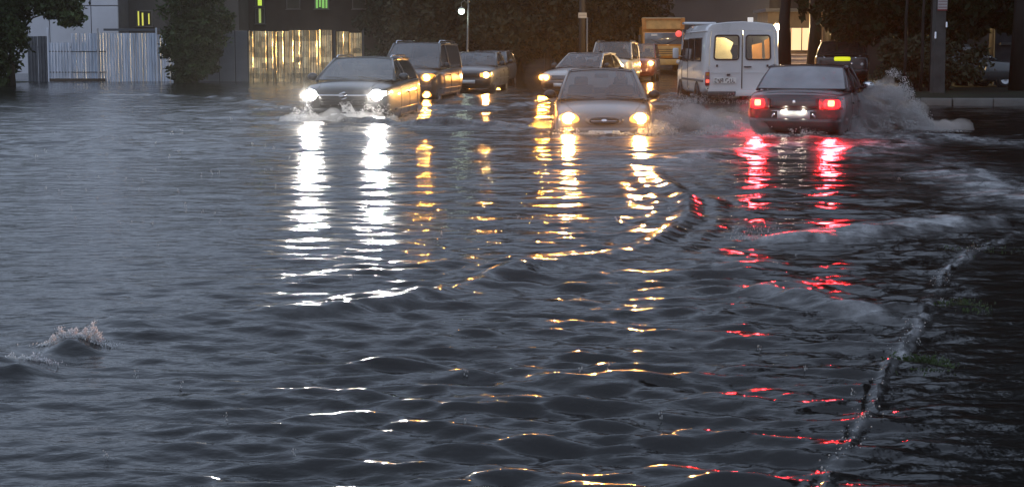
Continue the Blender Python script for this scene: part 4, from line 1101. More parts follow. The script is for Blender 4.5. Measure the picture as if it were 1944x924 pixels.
addp(plume(P(1130, 250).x, 20.35, 3000, .8, .15, lambda x: .16*np.ones_like(x), 9))
spray("water_splash", "bow splash breaking against the grey saloon's front bumper", "splash", np.concatenate(pts), np.concatenate(szs), DROP)
pts = []; szs = []
addp(plume(PY(1310, 185, 34).x, 33.4, 2600, .9, .9, lambda x: .30*np.ones_like(x), 10, .004, .010))
addp(plume(PY(1420, 185, 34).x, 32.6, 2600, 1.1, .5, lambda x: .34*np.ones_like(x), 11, .004, .010))
spray("water_splash", "spray thrown up behind the white van's rear wheels", "splash", np.concatenate(pts), np.concatenate(szs), DROP)
# breaking wavelet, with thrown strands
r = np.random.default_rng(21); n = 6500
c1 = P(138, 660); dx = r.normal(0, .06, n); hmx = np.clip(.135*(1-(dx/.14)**2), .012, 1)*(.25+1.1*fbm(dx*45, dx*0, 8, 2))
base_ = np.stack([c1.x+dx+.25*hmx, c1.y+.01+r.normal(0, .02, n), .01+hmx*r.beta(1.0, 1.6, n)], 1)
n2 = 1200; c2 = P(40, 700); dx = r.normal(0, .06, n2)
base_ = np.concatenate([base_, np.stack([c2.x+dx, c2.y+.02+r.normal(0, .015, n2), .02+.045*np.clip(1-(dx/.14)**2, .1, 1)*r.random(n2)*(.3+fbm(dx*40, dx*0, 4, 2))], 1)])
stv = np.stack([r.normal(.5, .6, n+n2), r.normal(-.1, .3, n+n2), r.uniform(.6, 3.0, n+n2)], 1); off = 0; n = n+n2
clear = bpy.data.materials.new("clear_drops"); clear.use_nodes = True
bb = clear.node_tree.nodes["Principled BSDF"]; bb.inputs["Base Color"].default_value = (.85, .84, .8, 1); bb.inputs["Roughness"].default_value = .08; bb.inputs["Transmission Weight"].default_value = .45; bb.inputs["IOR"].default_value = 1.33
spray("water_splash", "small glittering crest breaking on the calm flood water", "splash", base_+off, (.0010+.0020*r.random(n)**3), DROP, stv)
# splash of the small crossing wavelet below the left tail-lamp reflection
n = 240; p = P(1425, 462)
po = np.stack([p.x+r.normal(0, .10, n), p.y+r.normal(0, .03, n), .03+.09*r.random(n)**1.5], 1)
spray("water_splash", "little glinting splash where two wakes cross behind the maroon saloon", "splash", po, .0009+.0016*r.random(n)**2, clear, np.stack([r.normal(0, .6, n), r.normal(0, .3, n), r.uniform(.5, 2, n)], 1))
# water lapping over the kerb
n = 380; tt = np.sort(r.random(n)); kp = np.array([[k.x, k.y] for k in KERB]); sl_ = np.concatenate([[0], np.cumsum(np.hypot(*np.diff(kp, axis=0).T))]); q = tt*sl_[-2]
po = np.stack([np.interp(q, sl_, kp[:, 0])+r.normal(0, .03, n), np.interp(q, sl_, kp[:, 1])+r.normal(0, .03, n), .02+.035*r.random(n)], 1)
kk = fbm(q*2.2, q*0, 3, 2) > .42
spray("water_splash", "broken droplets where flood water laps over the near kerb", "splash", po[kk], (.0012+.0028*r.random(n)**2)[kk], clear)
# raindrop crowns on the calm side
po = []; sz = []; sv = []
for i in range(70):
    px, py = (r.uniform(60, 560), r.uniform(225, 430)) if i < 45 else (r.uniform(20, 1900), r.uniform(300, 900))
    if i == 69: px, py = 258, 716
    c = P(px, py); k = c.y/14
    for j in range(9):
        an = r.uniform(0, 2*pi); rad = r.uniform(.004, .018)*max(.6, k)
        po.append((c.x+rad*cos(an), c.y+rad*sin(an), r.uniform(.0, .045)*max(.7, k))); sz.append(r.uniform(.0015, .0035)*max(.7, k)); sv.append((0, 0, r.uniform(.5, 2.5)))
spray("raindrop_splash", "tiny raindrop crowns jumping from the flood water", "splash", np.array(po), np.array(sz), clear, np.array(sv))

# ================================================================== RIGHT VERGE, KERBS, GRASS
def kerb_line(name, pts, top, m, hgt=.34, wd=.16, seg=1.0, sub=True):
    o = empty(name, (0, 0, 0)); tag(o, kind="structure"); i = 0
    for a, b in zip(pts[:-1], pts[1:]):
        a = Vector(a); b = Vector(b); L = (b-a).length; k = max(1, round(L/seg)); d = (b-a)/k; an = math.atan2(d.y, d.x)
        for j in range(k):
            c = a+d*(j+.5); rr = random.Random(i); i += 1
            MB().box((c.x, c.y, top-hgt/2+rr.uniform(-.012, .012)), (d.length-.018, wd, hgt), rz=an+rr.uniform(-.006, .006), bev=.018).build("kerb_stone", m, o, True)
    return o
kmat = mat("kerb_concrete", (.13, .125, .115), .5, var=.25, vscale=2, bump=.4, bscale=20)
soil = mat("verge_soil", (.022, .02, .015), .8, var=.35, vscale=.8, bump=.6, bscale=4, col2=(.018, .026, .012), spec=.15)
edge = [(70, 31.6), (40, 31.6), (20, 31.55), (11.0, 31.6), (9.6, 32.2), (8.9, 33.4), (8.6, 36), (8.6, 50), (9.0, 64), (10, 90), (70, 90)]
MB().prism([(x+ (.12 if x < 60 else 0), y+.10) for x, y in edge][::-1], -.5, .165, 'Z').build("verge", soil); tag(bpy.data.objects["verge"], kind="structure")
kerb_line("kerb_cross_street", [(24, 31.55, 0), (20, 31.55, 0), (11.0, 31.6, 0), (9.6, 32.2, 0), (8.9, 33.4, 0), (8.6, 36, 0), (8.6, 50, 0)], .19, kmat)
kerb_line("kerb_near", [KERB[0]+Vector((.04, 0, 0)), KERB[2]+Vector((.04, 0, 0)), KERB[4]+Vector((.04, 0, 0)), KERB[6]+Vector((.05, 0, 0)), KERB[7]], -.035, kmat, wd=.12)
gmat = mat("wet_grass", (.032, .058, .016), .45, var=.5, vscale=6)
def grass(label, px, py, rx, ry, n, seed, h=.03):
    c = P(px, py); rr = np.random.default_rng(seed); mb = MB()
    for i in range(n):
        a = rr.uniform(0, 2*pi); q = math.sqrt(rr.random()); x = c.x+rx*q*cos(a); y = c.y+ry*q*sin(a)
        x += rr.normal(0, rx*.35); y += rr.normal(0, ry*.35); l = h*rr.uniform(.4, 1.5); b = rr.uniform(0, 2*pi); dx, dy = cos(b), sin(b); wv = .003
        mb.add([(x-dy*wv, y+dx*wv, -.02), (x+dy*wv, y-dx*wv, -.02), (x+dx*l*.8, y+dy*l*.8, l*.6), (x+dx*l*1.4, y+dy*l*1.4, l*.62)], [(0, 1, 2), (1, 3, 2)])
    o = mb.build("grass", gmat, None, fix=False); tag(o, label, "grass", kind="stuff")
grass("larger flat tuft of green grass showing above the flood by the kerb", 1748, 690, .11, .12, 480, 1, .015)
grass("smaller far tuft of green grass showing above the flood beyond the kerb", 1832, 580, .10, .13, 260, 2, .015)
grass("thin dull grass under the shallow water beside the kerb end", 1880, 475, .3, .25, 160, 3, .012)

# ================================================================== TREES
LEAFM = {}
def leafmat(k, col):
    if k not in LEAFM:
        m = mat("leaves_"+k, col, .55, var=.45, vscale=1.2, rvar=.15, spec=.12); LEAFM[k] = m
    return LEAFM[k]
bark = mat("wet_bark", (.018, .015, .013), .6, var=.3, vscale=3, bump=.8, bscale=12, stretch=(1, 1, .25), spec=.2)
def leaf_crown(blobs, n, size, seed):
    r = np.random.default_rng(seed); V = []; tot = sum((b[3]*b[4]*b[5])**.45 for b in blobs)
    for (x, y, z, rx, ry, rz) in blobs:
        k = int(n*(rx*ry*rz)**.45/tot)
        # clumps inside the blob
        nc = max(5, k//60); d = r.normal(size=(nc, 3)); d /= np.linalg.norm(d, axis=1, keepdims=True)
        cc_ = d*(r.random((nc, 1))**.45)*np.array([rx, ry, rz])+np.array([x, y, z])
        idx = r.integers(0, nc, k); p = cc_[idx]+r.normal(size=(k, 3))*np.array([rx, ry, rz])*.11
        V.append(p)
    p = np.concatenate(V); m = len(p)
    a = r.normal(size=(m, 3)); a /= np.linalg.norm(a, axis=1, keepdims=True); b = np.cross(a, r.normal(size=(m, 3))); b /= np.linalg.norm(b, axis=1, keepdims=True)
    s = size*r.uniform(.55, 1.4, (m, 1))
    v = np.stack([p-a*s, p+b*s*.45, p+a*s, p-b*s*.45], 1).reshape(-1, 3).astype(np.float32)
    return v, m
def tree(name, label, loc, trunk_h, trunk_r, blobs, n, size, lm, seed, group=None, cat="tree", limbs=6, lean=0.0):
    R = empty(name, loc); tag(R, label, cat, group); rr = random.Random(seed)
    top = max(b[2]+b[5]*.5 for b in blobs)
    mb = MB(); pts = [(0, 0, -.25)]; k = 6
    for i in range(1, k+1):
        t = i/k; pts.append((lean*t+rr.uniform(-.06, .06), rr.uniform(-.06, .06), top*t*.9))
    mb.tube(pts, [trunk_r*(1.25 if i == 0 else 1-.8*i/k) for i in range(k+1)], 9)
    for i in range(limbs):
        b = blobs[i % len(blobs)]; t = rr.uniform(.35, .75); o = Vector(pts[0]).lerp(Vector(pts[-1]), t)
        e = Vector((b[0]+rr.uniform(-.6, .6)*b[3], b[1]+rr.uniform(-.6, .6)*b[4], b[2]+rr.uniform(-.2, .7)*b[5]))
        mid = o.lerp(e, .5)+Vector((rr.uniform(-.2, .2), rr.uniform(-.2, .2), .15*(e-o).length))
        mb.tube([o, mid, e], [trunk_r*.42, trunk_r*.25, trunk_r*.08], 6)
    mb.build("trunk", bark, R, True)
    v, m = leaf_crown(blobs, n, size, seed)
    f = np.arange(4*m, dtype=np.int32)
    me = bpy.data.meshes.new("crown"); me.vertices.add(len(v)); me.vertices.foreach_set("co", v.ravel()); me.loops.add(4*m); me.loops.foreach_set("vertex_index", f)
    me.polygons.add(m); me.polygons.foreach_set("loop_start", np.arange(0, 4*m, 4, dtype=np.int32)); me.polygons.foreach_set("loop_total", np.full(m, 4, dtype=np.int32)); me.update(calc_edges=True)
    me.materials.append(lm); o = bpy.data.objects.new("crown", me); COL.objects.link(o); o.parent = R
    return R
GD = leafmat("dark_green", (.014, .024, .009)); GM = leafmat("mid_green", (.035, .055, .022)); GB = leafmat("brown_green", (.05, .05, .028))
def B(*a): return a
# right-hand street trees: slim trunks, crowns hanging low over the verge
tree("street_tree", "tall tree with dark straight trunk just right of the white van", PY(1491, 110, 42).xy.to_3d()+Vector((0, 0, .16)), 6, .21,
     [B(.6, 0, 7.6, 2.4, 2.4, 3.2), B(1.8, .3, 5.2, 1.5, 1.6, 1.4), B(-.8, 0, 11, 2.6, 2.6, 3), B(1.6, 0, 13.0, 3, 3, 3.5), B(.55, -.3, 3.1, .40, .6, .8)], 18360, .13, GD, 1)
tree("street_tree", "second tree with dark trunk and drooping crown beside the parked estate car", PY(1545, 110, 46).xy.to_3d()+Vector((0, 0, .16)), 6, .25,
     [B(1.9, -.5, 4.4, 2.0, 1.6, 1.9), B(1.2, 0, 8, 2.8, 2.5, 3), B(.2, 0, 12.5, 3.2, 3, 4)], 20400, .13, GD, 2)
tree("street_tree", "dense dark tree hanging low above the parked estate car", Vector((13.1, 41.5, .16)), 5, .2,
     [B(-.6, -.3, 3.4, 1.9, 1.5, 1.5), B(-2.2, -.5, 2.7, 1.2, 1.0, 1.1), B(.7, -.4, 2.5, 1.4, 1.0, 1.2), B(-1.2, .5, 2.3, 1.2, 1.0, .9), B(.4, 0, 6, 2.7, 2.4, 2.6), B(0, 0, 10.5, 3.2, 3, 4)], 45900, .12, GD, 3)
tree("street_tree", "dark leafy tree left of the concrete pole", Vector((15.6, 44, .16)), 5, .2,
     [B(-.8, -.6, 3.6, 2.0, 1.5, 1.7), B(.3, -1.0, 2.6, 1.5, 1.0, 1.1), B(-2.0, -.8, 2.4, 1.3, 1.0, 1.0), B(0, 0, 7, 3, 2.6, 3), B(0, 0, 12, 3.2, 3, 4.5)], 42075, .13, GD, 4)
tree("street_tree", "dark tree behind the concrete pole with crown over the parked car", Vector((17.9, 47, .16)), 5, .24,
     [B(-.4, -.4, 4.9, 2.6, 2, 1.9), B(0, 0, 9, 3.4, 3, 3.4), B(.5, 0, 14, 3, 3, 4)], 30600, .14, GD, 5)
tree("street_tree", "broad tree with thick dark trunk at the far end of the verge", Vector((15.4, 38.6, .16)), 5, .22,
     [B(.6, .4, 5.6, 2.4, 2, 2.0), B(.5, 0, 9.5, 3.2, 3, 3.5), B(0, 0, 14, 3, 3, 4)], 20400, .13, GD, 6)
tree("street_tree", "tall dark tree behind the parked car on the verge", Vector((21.0, 52, .16)), 5, .26,
     [B(0, 0, 4.2, 3, 2, 2.6), B(0, 0, 9, 3.6, 3, 4), B(0, 0, 15, 3.4, 3, 4)], 18360, .15, GD, 7)
tree("street_tree", "tall slender tree rising behind the low-hanging dense tree", Vector((13.5, 54, .16)), 5, .24,
     [B(0, 0, 6.2, 2.8, 2, 2.0), B(0, 0, 11, 3.4, 3, 4), B(0, 0, 16, 3.0, 3, 3)], 16320, .15, GD, 8)
tree("street_tree", "dark tree on the verge behind the low dark wall", Vector((25, 46, .16)), 5, .26,
     [B(0, 0, 5.0, 3, 2.5, 2.6), B(0, 0, 10, 3.6, 3, 4), B(0, 0, 15, 3.4, 3, 3.5)], 16320, .15, GD, 9)
tree("overhanging_tree", "tall street tree overhanging the flooded corner on the right", Vector((12.2, 19, -.1)), 5, .3,
     [B(-.6, 0, 7.2, 4.2, 3.6, 2.6), B(-.4, 0, 11.5, 4.2, 3.8, 3.6), B(0, 0, 15.5, 3, 3, 2.5)], 15000, .24, GD, 15)
tree("overhanging_tree", "broad street tree leaning over the near kerb on the right", Vector((9.3, 11.5, -.1)), 5, .3,
     [B(-.4, 0, 6.4, 3.6, 3.4, 2.3), B(-.4, 0, 10.0, 3.8, 3.4, 3.0), B(0, 0, 13.5, 3, 3, 2.5)], 15000, .24, GD, 16)
# sapling stems and hedge
tree("shrub", "dark shrub hugging the foot of the trees near the concrete pole", Vector((13.4, 38.8, .16)), 1, .05, [B(0, 0, .8, 1.3, .6, .7), B(-1.2, .5, .9, 1.1, .6, .8)], 6500, .09, GB, 10, cat="shrub", limbs=4)
for i, px in enumerate((1716, 1748, 1765)):
    q = PY(px, 150, 37.6+.3*i); o = MB().tube([(0, 0, -.1), (.03, 0, 1.0), (.02, .02, 2.2), (.06, 0, 3.4)], [.05, .045, .04, .03], 7).build("sapling", bark, None, True)
    o.location = (q.x, q.y, .16); tag(o, ["bare wet sapling stem farthest from the concrete pole", "bare wet sapling stem in the middle of the three by the pole", "bare wet sapling stem closest to the concrete pole"][i], "sapling", "saplings by the pole")
# left trees
tree("bushy_tree", "leafy tree overhanging the dark end of the corrugated fence", PY(22, 140, 50).xy.to_3d(), 2, .14,
     [B(-.5, 0, 2.5, 1.5, 1.2, 1.5), B(-.7, 0, 1.2, 1.0, .9, 1.3), B(2.3, -.2, 2.8, 1.0, .7, .55), B(1.3, 0, 3.8, 1.7, 1.2, .9), B(-1, 0, 4, 2, 1.5, 1.4), B(-1.9, 0, 1.2, 1.2, .9, 1.3)], 24000, .115, GM, 11)
tree("bushy_tree", "rounded dark bush growing against the pale corrugated fence", PY(366, 155, 55).xy.to_3d(), 2, .12,
     [B(.1, 0, 2.0, 1.35, .9, 1.2), B(-.2, 0, 3.7, 1.5, 1.0, 1.3), B(.2, -.1, .95, .95, .8, .8), B(.9, 0, 2.6, .9, .7, .7), B(.2, 0, 4.9, 1.5, 1.1, 1.0), B(.1, -.2, .5, 1.0, .7, .6), B(-.5, 0, 1.5, .9, .7, .9)], 26000, .105, GM, 12)
# dark trees behind the traffic
bt = [(735, 84, 13), (800, 80, 15), (872, 86, 17), (930, 78, 16), (985, 88, 19), (1040, 80, 18), (1085, 92, 21), (1135, 84, 19), (1185, 90, 20), (1220, 96, 20)]
BT_LABEL = ["dark tree beside the end of the fence behind the crossover", "dark tree behind the people carrier's roof", "dark tree behind the hanging street lamp", "dark tree right of the hanging street lamp",
            "dark tree in the gap between the two lines of headlights", "dark tree left of the signed pole", "tall dark tree behind the signed pole", "dark tree behind the off-roader", "dark tree left of the orange truck", "dark tree behind the orange truck"]
for i, (px, Y, h) in enumerate(bt):
    q = PY(px, 150, Y); rr = random.Random(i+50)
    tree("background_tree", BT_LABEL[i], Vector((q.x, Y, 0)), 3, .2+.05*rr.random(),
         [B(0, 0, 2.6, 2.3, 1.4, 2.2), B(0, 0, 5.6, 2.5, 1.5, 2.2), B(rr.uniform(-.8, .8), 0, h*.6, 2.9, 1.8, h*.22), B(rr.uniform(-.5, .5), 0, h*.85, 2.2, 1.5, h*.17)], 11000, .24, GB if i % 2 else GD, 60+i, "trees behind the traffic")

# ================================================================== LEFT: FENCE AND BUILDINGS
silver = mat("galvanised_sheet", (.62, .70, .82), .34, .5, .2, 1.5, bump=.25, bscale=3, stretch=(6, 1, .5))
gold = mat("wet_sheet_gold_light", (.66, .52, .30), .20, 1.0, .3, 2.5, bump=.55, bscale=2.2, stretch=(3, 1, .8))  # warm lamp gleam put into the sheet's base colour
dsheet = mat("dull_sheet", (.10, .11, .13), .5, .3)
greyp = mat("grey_flat_panel", (.16, .17, .19), .5, .2, .08)
def corr_sheet(x0, x1, y, h, pitch, amp, m, parent, seed, z0=-.1, name="corrugated_sheet", wob=.0):
    mb = MB(); n = max(8, int((x1-x0)/pitch)*6); rr = random.Random(seed); t0 = rr.uniform(-.01, .01); dh = rr.uniform(-.05, .05)
    def fn(u, v):
        x = x0+(x1-x0)*u; ph = (x/pitch) % 1.0
        tri = max(-1, min(1, 2.2*sin(2*pi*ph)))
        yy = y+amp*tri+t0*v*h+wob*(fbm(np.array([x*1.3]), np.array([v*h*1.6]), seed, 3)[0]-.5)
        return (x, yy, z0+(h+dh)*v)
    mb.grid(fn, n, 10 if wob else 4)
    return mb.build(name, m, parent, False, fix=False)
FY = 57.0
fx_ = lambda px: (px-CX)/FPX*FY*1.0
fence = empty("metal_fence", (fx_(200), FY, 0)); tag(fence, "silver corrugated metal fence standing in the water left of the bush", "fence")
def local(parent, x): return x-parent.location.x
xs = [55, 76, 97]; 
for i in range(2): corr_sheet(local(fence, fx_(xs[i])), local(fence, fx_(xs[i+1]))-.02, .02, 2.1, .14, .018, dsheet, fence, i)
xs = [97, 138, 181, 222, 262, 302, 345]
for i in range(6):
    corr_sheet(local(fence, fx_(xs[i])), local(fence, fx_(xs[i+1]))-.02, (-.05 if i == 0 else 0), (1.85 if i == 0 else 2.25), .135, .020, silver, fence, 10+i, wob=.02)
for px in (96, 190, 301): MB().box((local(fence, fx_(px)), -.07, 1.15), (.07, .06, 2.5), bev=.01).build("post", silver if px != 190 else mat("bright_post", (.6, .62, .66), .3, .5), fence)
for z in (.42, 1.35): MB().box((local(fence, fx_(150)), -.045, z), (2.6, .03, .03)).build("rail", BLK, fence)
MB().box((local(fence, fx_(255)), .05, 2.32), (2.6, .06, .10)).build("top_rail", dsheet, fence)
bs = MB().box((local(fence, fx_(150)), -.10, .08), (2.5, .05, .12)).build("base_board", mat("wet_board", (.08, .06, .045), .5), fence)
f2 = empty("panel_fence", (fx_(430), FY+.2, 0)); tag(f2, "plain grey flat panel fence between the bush and the gleaming sheets", "fence")
for (a, b) in ((345, 415), (416, 446), (447, 476)): MB().box((local(f2, (fx_(a)+fx_(b))/2), 0, 1.1), (fx_(b)-fx_(a)-.015, .04, 2.36), bev=.008).build("panel", greyp, f2)
for px in (415.5, 446.5): MB().box((local(f2, fx_(px)), .05, 1.1), (.06, .06, 2.3)).build("post", BLK, f2)
f3 = empty("gleaming_fence", (fx_(585), FY-.2, 0)); tag(f3, "rough corrugated sheet fence gleaming gold behind the dark crossover", "fence")
xs = [476, 501, 527, 553, 579, 607, 634]
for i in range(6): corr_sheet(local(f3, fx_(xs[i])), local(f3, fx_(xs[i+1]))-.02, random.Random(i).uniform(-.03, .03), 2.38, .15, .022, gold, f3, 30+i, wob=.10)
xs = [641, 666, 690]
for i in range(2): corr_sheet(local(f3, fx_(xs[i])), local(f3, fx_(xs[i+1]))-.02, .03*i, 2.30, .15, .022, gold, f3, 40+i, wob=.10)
for px in (475, 637, 691): MB().box((local(f3, fx_(px)), .08, 1.1), (.07, .07, 2.4)).build("post", BLK, f3)
# mud bank under the overhanging tree
bk = MB().grid(lambda u, v: (-27+6.2*u, 51+7*v, .16*sin(pi*u)**.6*sin(pi*v)**.6-.05), 14, 10).build("bank", soil, None, True); tag(bk, kind="structure")

# pale panel building and its darker wing
conc = mat("pale_concrete_panel", (.48, .51, .57), .7, var=.12, vscale=.6, bump=.2, bscale=6)
brick_d = mat("dark_render", (.08, .075, .07), .8, spec=.2, var=.2, vscale=.5, bump=.2)
def bX(px, Y): return (px-CX)/FPX*Y
BYY = 78.0
b1 = empty("panel_building", (bX(150, BYY), BYY, 0)); tag(b1, "pale concrete panel building rising behind the corrugated fence", "building")
MB().box((local(b1, bX(44, BYY)), 4.05, 4.4), (bX(228, BYY)-bX(-140, BYY), 7.7, 9.2)).build("wall", mat("panel_joint", (.12, .12, .13), .8), b1)
xe = [-140, -60, 20, 98, 177, 228.5]; ze = [-.2, 1.6, 4.13, 6.7, 9.2]
for i in range(5):
    for j in range(4):
        xa, xb = bX(xe[i], BYY), bX(xe[i+1], BYY)
        MB().box((local(b1, (xa+xb)/2), .14+random.Random(i*7+j).uniform(-.01, .01), (ze[j]+ze[j+1])/2), (xb-xa-.05, .16, ze[j+1]-ze[j]-.05), bev=.02).build("concrete_panel", conc, b1)
MB().box((local(b1, bX(44, BYY)), 4.05, 9.1), (13, 8.3, .25)).build("roof_edge", greyp, b1)
Y2 = 80.0
b2 = empty("rendered_building", (bX(350, Y2), Y2, 0)); tag(b2, "dim brownish building with narrow yellow-lit windows behind the bush", "building")
MB().box((local(b2, bX(342, Y2)), 1.7, 5.0), (bX(455, Y2)-bX(229, Y2), 3, 10)).build("wall", brick_d, b2)
MB().box((local(b2, bX(342, Y2)), 1.7, 10.05), (bX(455, Y2)-bX(229, Y2)+.3, 3.3, .25)).build("roof", greyp, b2)
ylw = glow("yellow_window", (.70, .66, .10), .8); grn = glow("green_window", (.32, .72, .16), .42)
frame_m = mat("window_frame", (.12, .11, .10), .6)
def slit_window(b, Y, px0, px1, y0, y1, slits, m, yoff=0.17):
    a = PY(px0, y1, Y); c = PY(px1, y0, Y); xa, xb, za, zb_ = local(b, a.x), local(b, c.x), a.z, c.z
    o = MB().box(((xa+xb)/2, yoff, (za+zb_)/2), (xb-xa+.14, .10, zb_-za+.14), bev=.02).build("window", frame_m, b)
    MB().box(((xa+xb)/2, yoff-.065, (za+zb_)/2), (xb-xa, .02, zb_-za)).build("curtain", mat("dark_curtain", (.05, .045, .03), .9), o)
    for (s0, s1, hz0, hz1) in slits:
        x0 = xa+(xb-xa)*s0; x1 = xa+(xb-xa)*s1
        MB().box(((x0+x1)/2, yoff-.085, za+(zb_-za)*(hz0+hz1)/2), (x1-x0, .015, (zb_-za)*(hz1-hz0))).build("lit_gap", m, o)
    MB().box(((xa+xb)/2, yoff-.10, za-.08), (xb-xa+.24, .22, .05)).build("sill", frame_m, o)
slit_window(b2, Y2, 259, 286, 22, 49, [(.08, .17, .0, 1), (.36, .46, 0, .9), (.80, .88, 0.1, .85)], ylw)
slit_window(b2, Y2, 371, 386, 13, 41, [(.1, .3, .1, .9), (.55, .85, 0, 1)], ylw)
Y3 = 86.0
b3 = empty("dark_building", (bX(660, Y3), Y3, 0)); tag(b3, "long dark building with green-curtained lit windows above the gleaming fence", "building")
dwall = mat("dark_brick_wall", (.045, .034, .028), .85, spec=.15, var=.25, vscale=.6, bump=.3, bscale=10)
MB().box((local(b3, bX(664, Y3)), 4.2, 7.0), (bX(860, Y3)-bX(462, Y3), 8, 14.6)).build("wall", dwall, b3)
MB().box((local(b3, bX(664, Y3)), 4.2, 14.45), (bX(860, Y3)-bX(462, Y3)+.5, 8.6, .3)).build("roof", greyp, b3)
slit_window(b3, Y3, 486, 498, -16, 11, [(.25, .85, 0, 1)], glow("lime_window", (.62, .85, .08), .8)); slit_window(b3, Y3, 486, 500, 17, 44, [(.35, .65, 0, 1)], glow("pale_lime_window", (.50, .62, .16), .5))
slit_window(b3, Y3, 598, 622, -22, 16, [(.05, .22, 0, 1), (.30, .45, .05, 1), (.52, .72, 0, 1), (.80, .95, 0, 1)], grn)
slit_window(b3, Y3, 729, 748, -22, 16, [(.08, .30, 0, 1), (.40, .55, .05, 1), (.66, .92, 0, 1)], grn)
for px in (545, 670, 800): slit_window(b3, Y3, px, px+22, -22, 16, [], grn)
# grey building behind the truck and van
Y4 = 104.0
b4 = empty("grey_building", (bX(1380, Y4), Y4, 0)); tag(b4, "large dim grey building behind the orange truck and white van", "building")
gw = mat("dim_grey_render", (.13, .12, .112), .8, spec=.2, var=.12, vscale=.3, bump=.2)
MB().box((local(b4, bX(1390, Y4)), 4.2, 9), (bX(1545, Y4)-bX(1240, Y4), 8, 19)).build("wall", gw, b4)
MB().box((local(b4, bX(1236, Y4)), .0, 9), (.35, .5, 19.2)).build("downpipe_pier", mat("dark_pier", (.06, .06, .06), .8), b4)
MB().box((local(b4, bX(1390, Y4)), 4.2, 18.65), (bX(1545, Y4)-bX(1240, Y4)+.6, 8.6, .3)).build("roof", greyp, b4)
slit_window(b4, Y4, 1419, 1431, 33, 43, [(0.05, .95, 0.05, .95)], glow("small_white_window", (.9, .85, .8), .55))
slit_window(b4, Y4, 1350, 1366, -30, -6, [], grn); slit_window(b4, Y4, 1300, 1316, -30, -6, [], grn)

Y6 = 112.0
b5 = empty("dark_block", (bX(1050, Y6), Y6, 0)); tag(b5, "long dark block closing the street behind the background trees", "building")
MB().box((local(b5, bX(1050, Y6)), 4.2, 8.5), (bX(1238, Y6)-bX(840, Y6), 8, 18)).build("wall", dwall, b5)
MB().box((local(b5, bX(1050, Y6)), 4.2, 17.65), (bX(1238, Y6)-bX(840, Y6)+.5, 8.6, .3)).build("roof", greyp, b5)
Y7 = 66.0
b6 = empty("brown_block", (34, Y7, .1)); tag(b6, "dark brown block standing behind the trees of the right verge", "building")
MB().box((0, 4.2, 6.5), (38, 8, 14)).build("wall", dwall, b6)
MB().box((0, 4.2, 13.6), (38.6, 8.6, .3)).build("roof", greyp, b6)

# ================================================================== STREET FURNITURE
polem = mat("pole_metal", (.16, .15, .14), .4, .4); conp = mat("pole_concrete", (.06, .06, .058), .75, spec=.2, var=.3, vscale=3, bump=.4, bscale=15)
def lamp_hanging():
    Y = 50; b = PY(887, 104, Y); top = PY(890, 6, Y)
    R = empty("street_lamp", (b.x, Y, -.1)); tag(R, "slim lamp post with glowing greenish-white lantern above the dark saloon", "street lamp")
    H = top.z+.1
    MB().tube([(0, 0, -.3), (.0, 0, 1.2), (.05, 0, H)], [.05, .04, .03], 8).build("post", polem, R, True)
    MB().sphere((.05, 0, H+.05), .06, 10).build("finial", polem, R, True)
    lp = PY(876, 22, Y); lx = lp.x-b.x; lz = lp.z+.1
    MB().tube([(.05, 0, H-.08), (lx*.5, 0, H+.10), (lx, 0, H+.0), (lx, 0, lz+.14)], .014, 6).build("arm", polem, R, True)
    MB().lathe([(.03, .17), (.12, .12), (.14, .08)], 14, (lx, 0, lz), 'Z').build("shade", polem, R, True)
    g = MB().sphere((lx, 0, lz), .125, 14).build("globe", glow("lantern_glow", (.80, 1.0, .82), 6), R, True)
    ld = bpy.data.lights.new("lantern_light", 'POINT'); ld.energy = 10; ld.color = (.78, 1, .80); ld.shadow_soft_size = .13
    lo = bpy.data.objects.new("lantern_light", ld); COL.objects.link(lo); lo.parent = g; lo.location = (lx, -.17, lz-.03)
lamp_hanging()
def signed_pole():
    Y = 60; b = PY(1105, 110, Y); R = empty("signed_pole", (b.x, Y, -.1)); tag(R, "dark utility pole carrying a small white sign plate behind the silver saloon", "pole")
    MB().tube([(0, 0, -.3), (0, 0, 7)], [.17, .13], 10).build("post", mat("dark_wood_pole", (.03, .025, .02), .7), R, True)
    z = PY(1105, 30, Y).z+.1
    s = MB().box((0, -.19, z), (.40, .02, .26), bev=.01).build("sign_plate", mat("dull_white_plate", (.42, .40, .38), .5), R)
    MB().box((0, -.203, z+.005), (.36, .006, .03)).build("sign_line", mat("sign_grey", (.2, .19, .18), .5), s)
    q = empty("thin_post", (PY(1113, 110, Y).x, Y-.6, -.1)); tag(q, "thin pale post standing beside the signed utility pole", "post")
    MB().tube([(0, 0, -.3), (0, 0, 3.0)], .035, 8).build("post", polem, q, True); MB().sphere((0, 0, 3.0), .04, 8).build("cap", polem, q, True)
signed_pole()
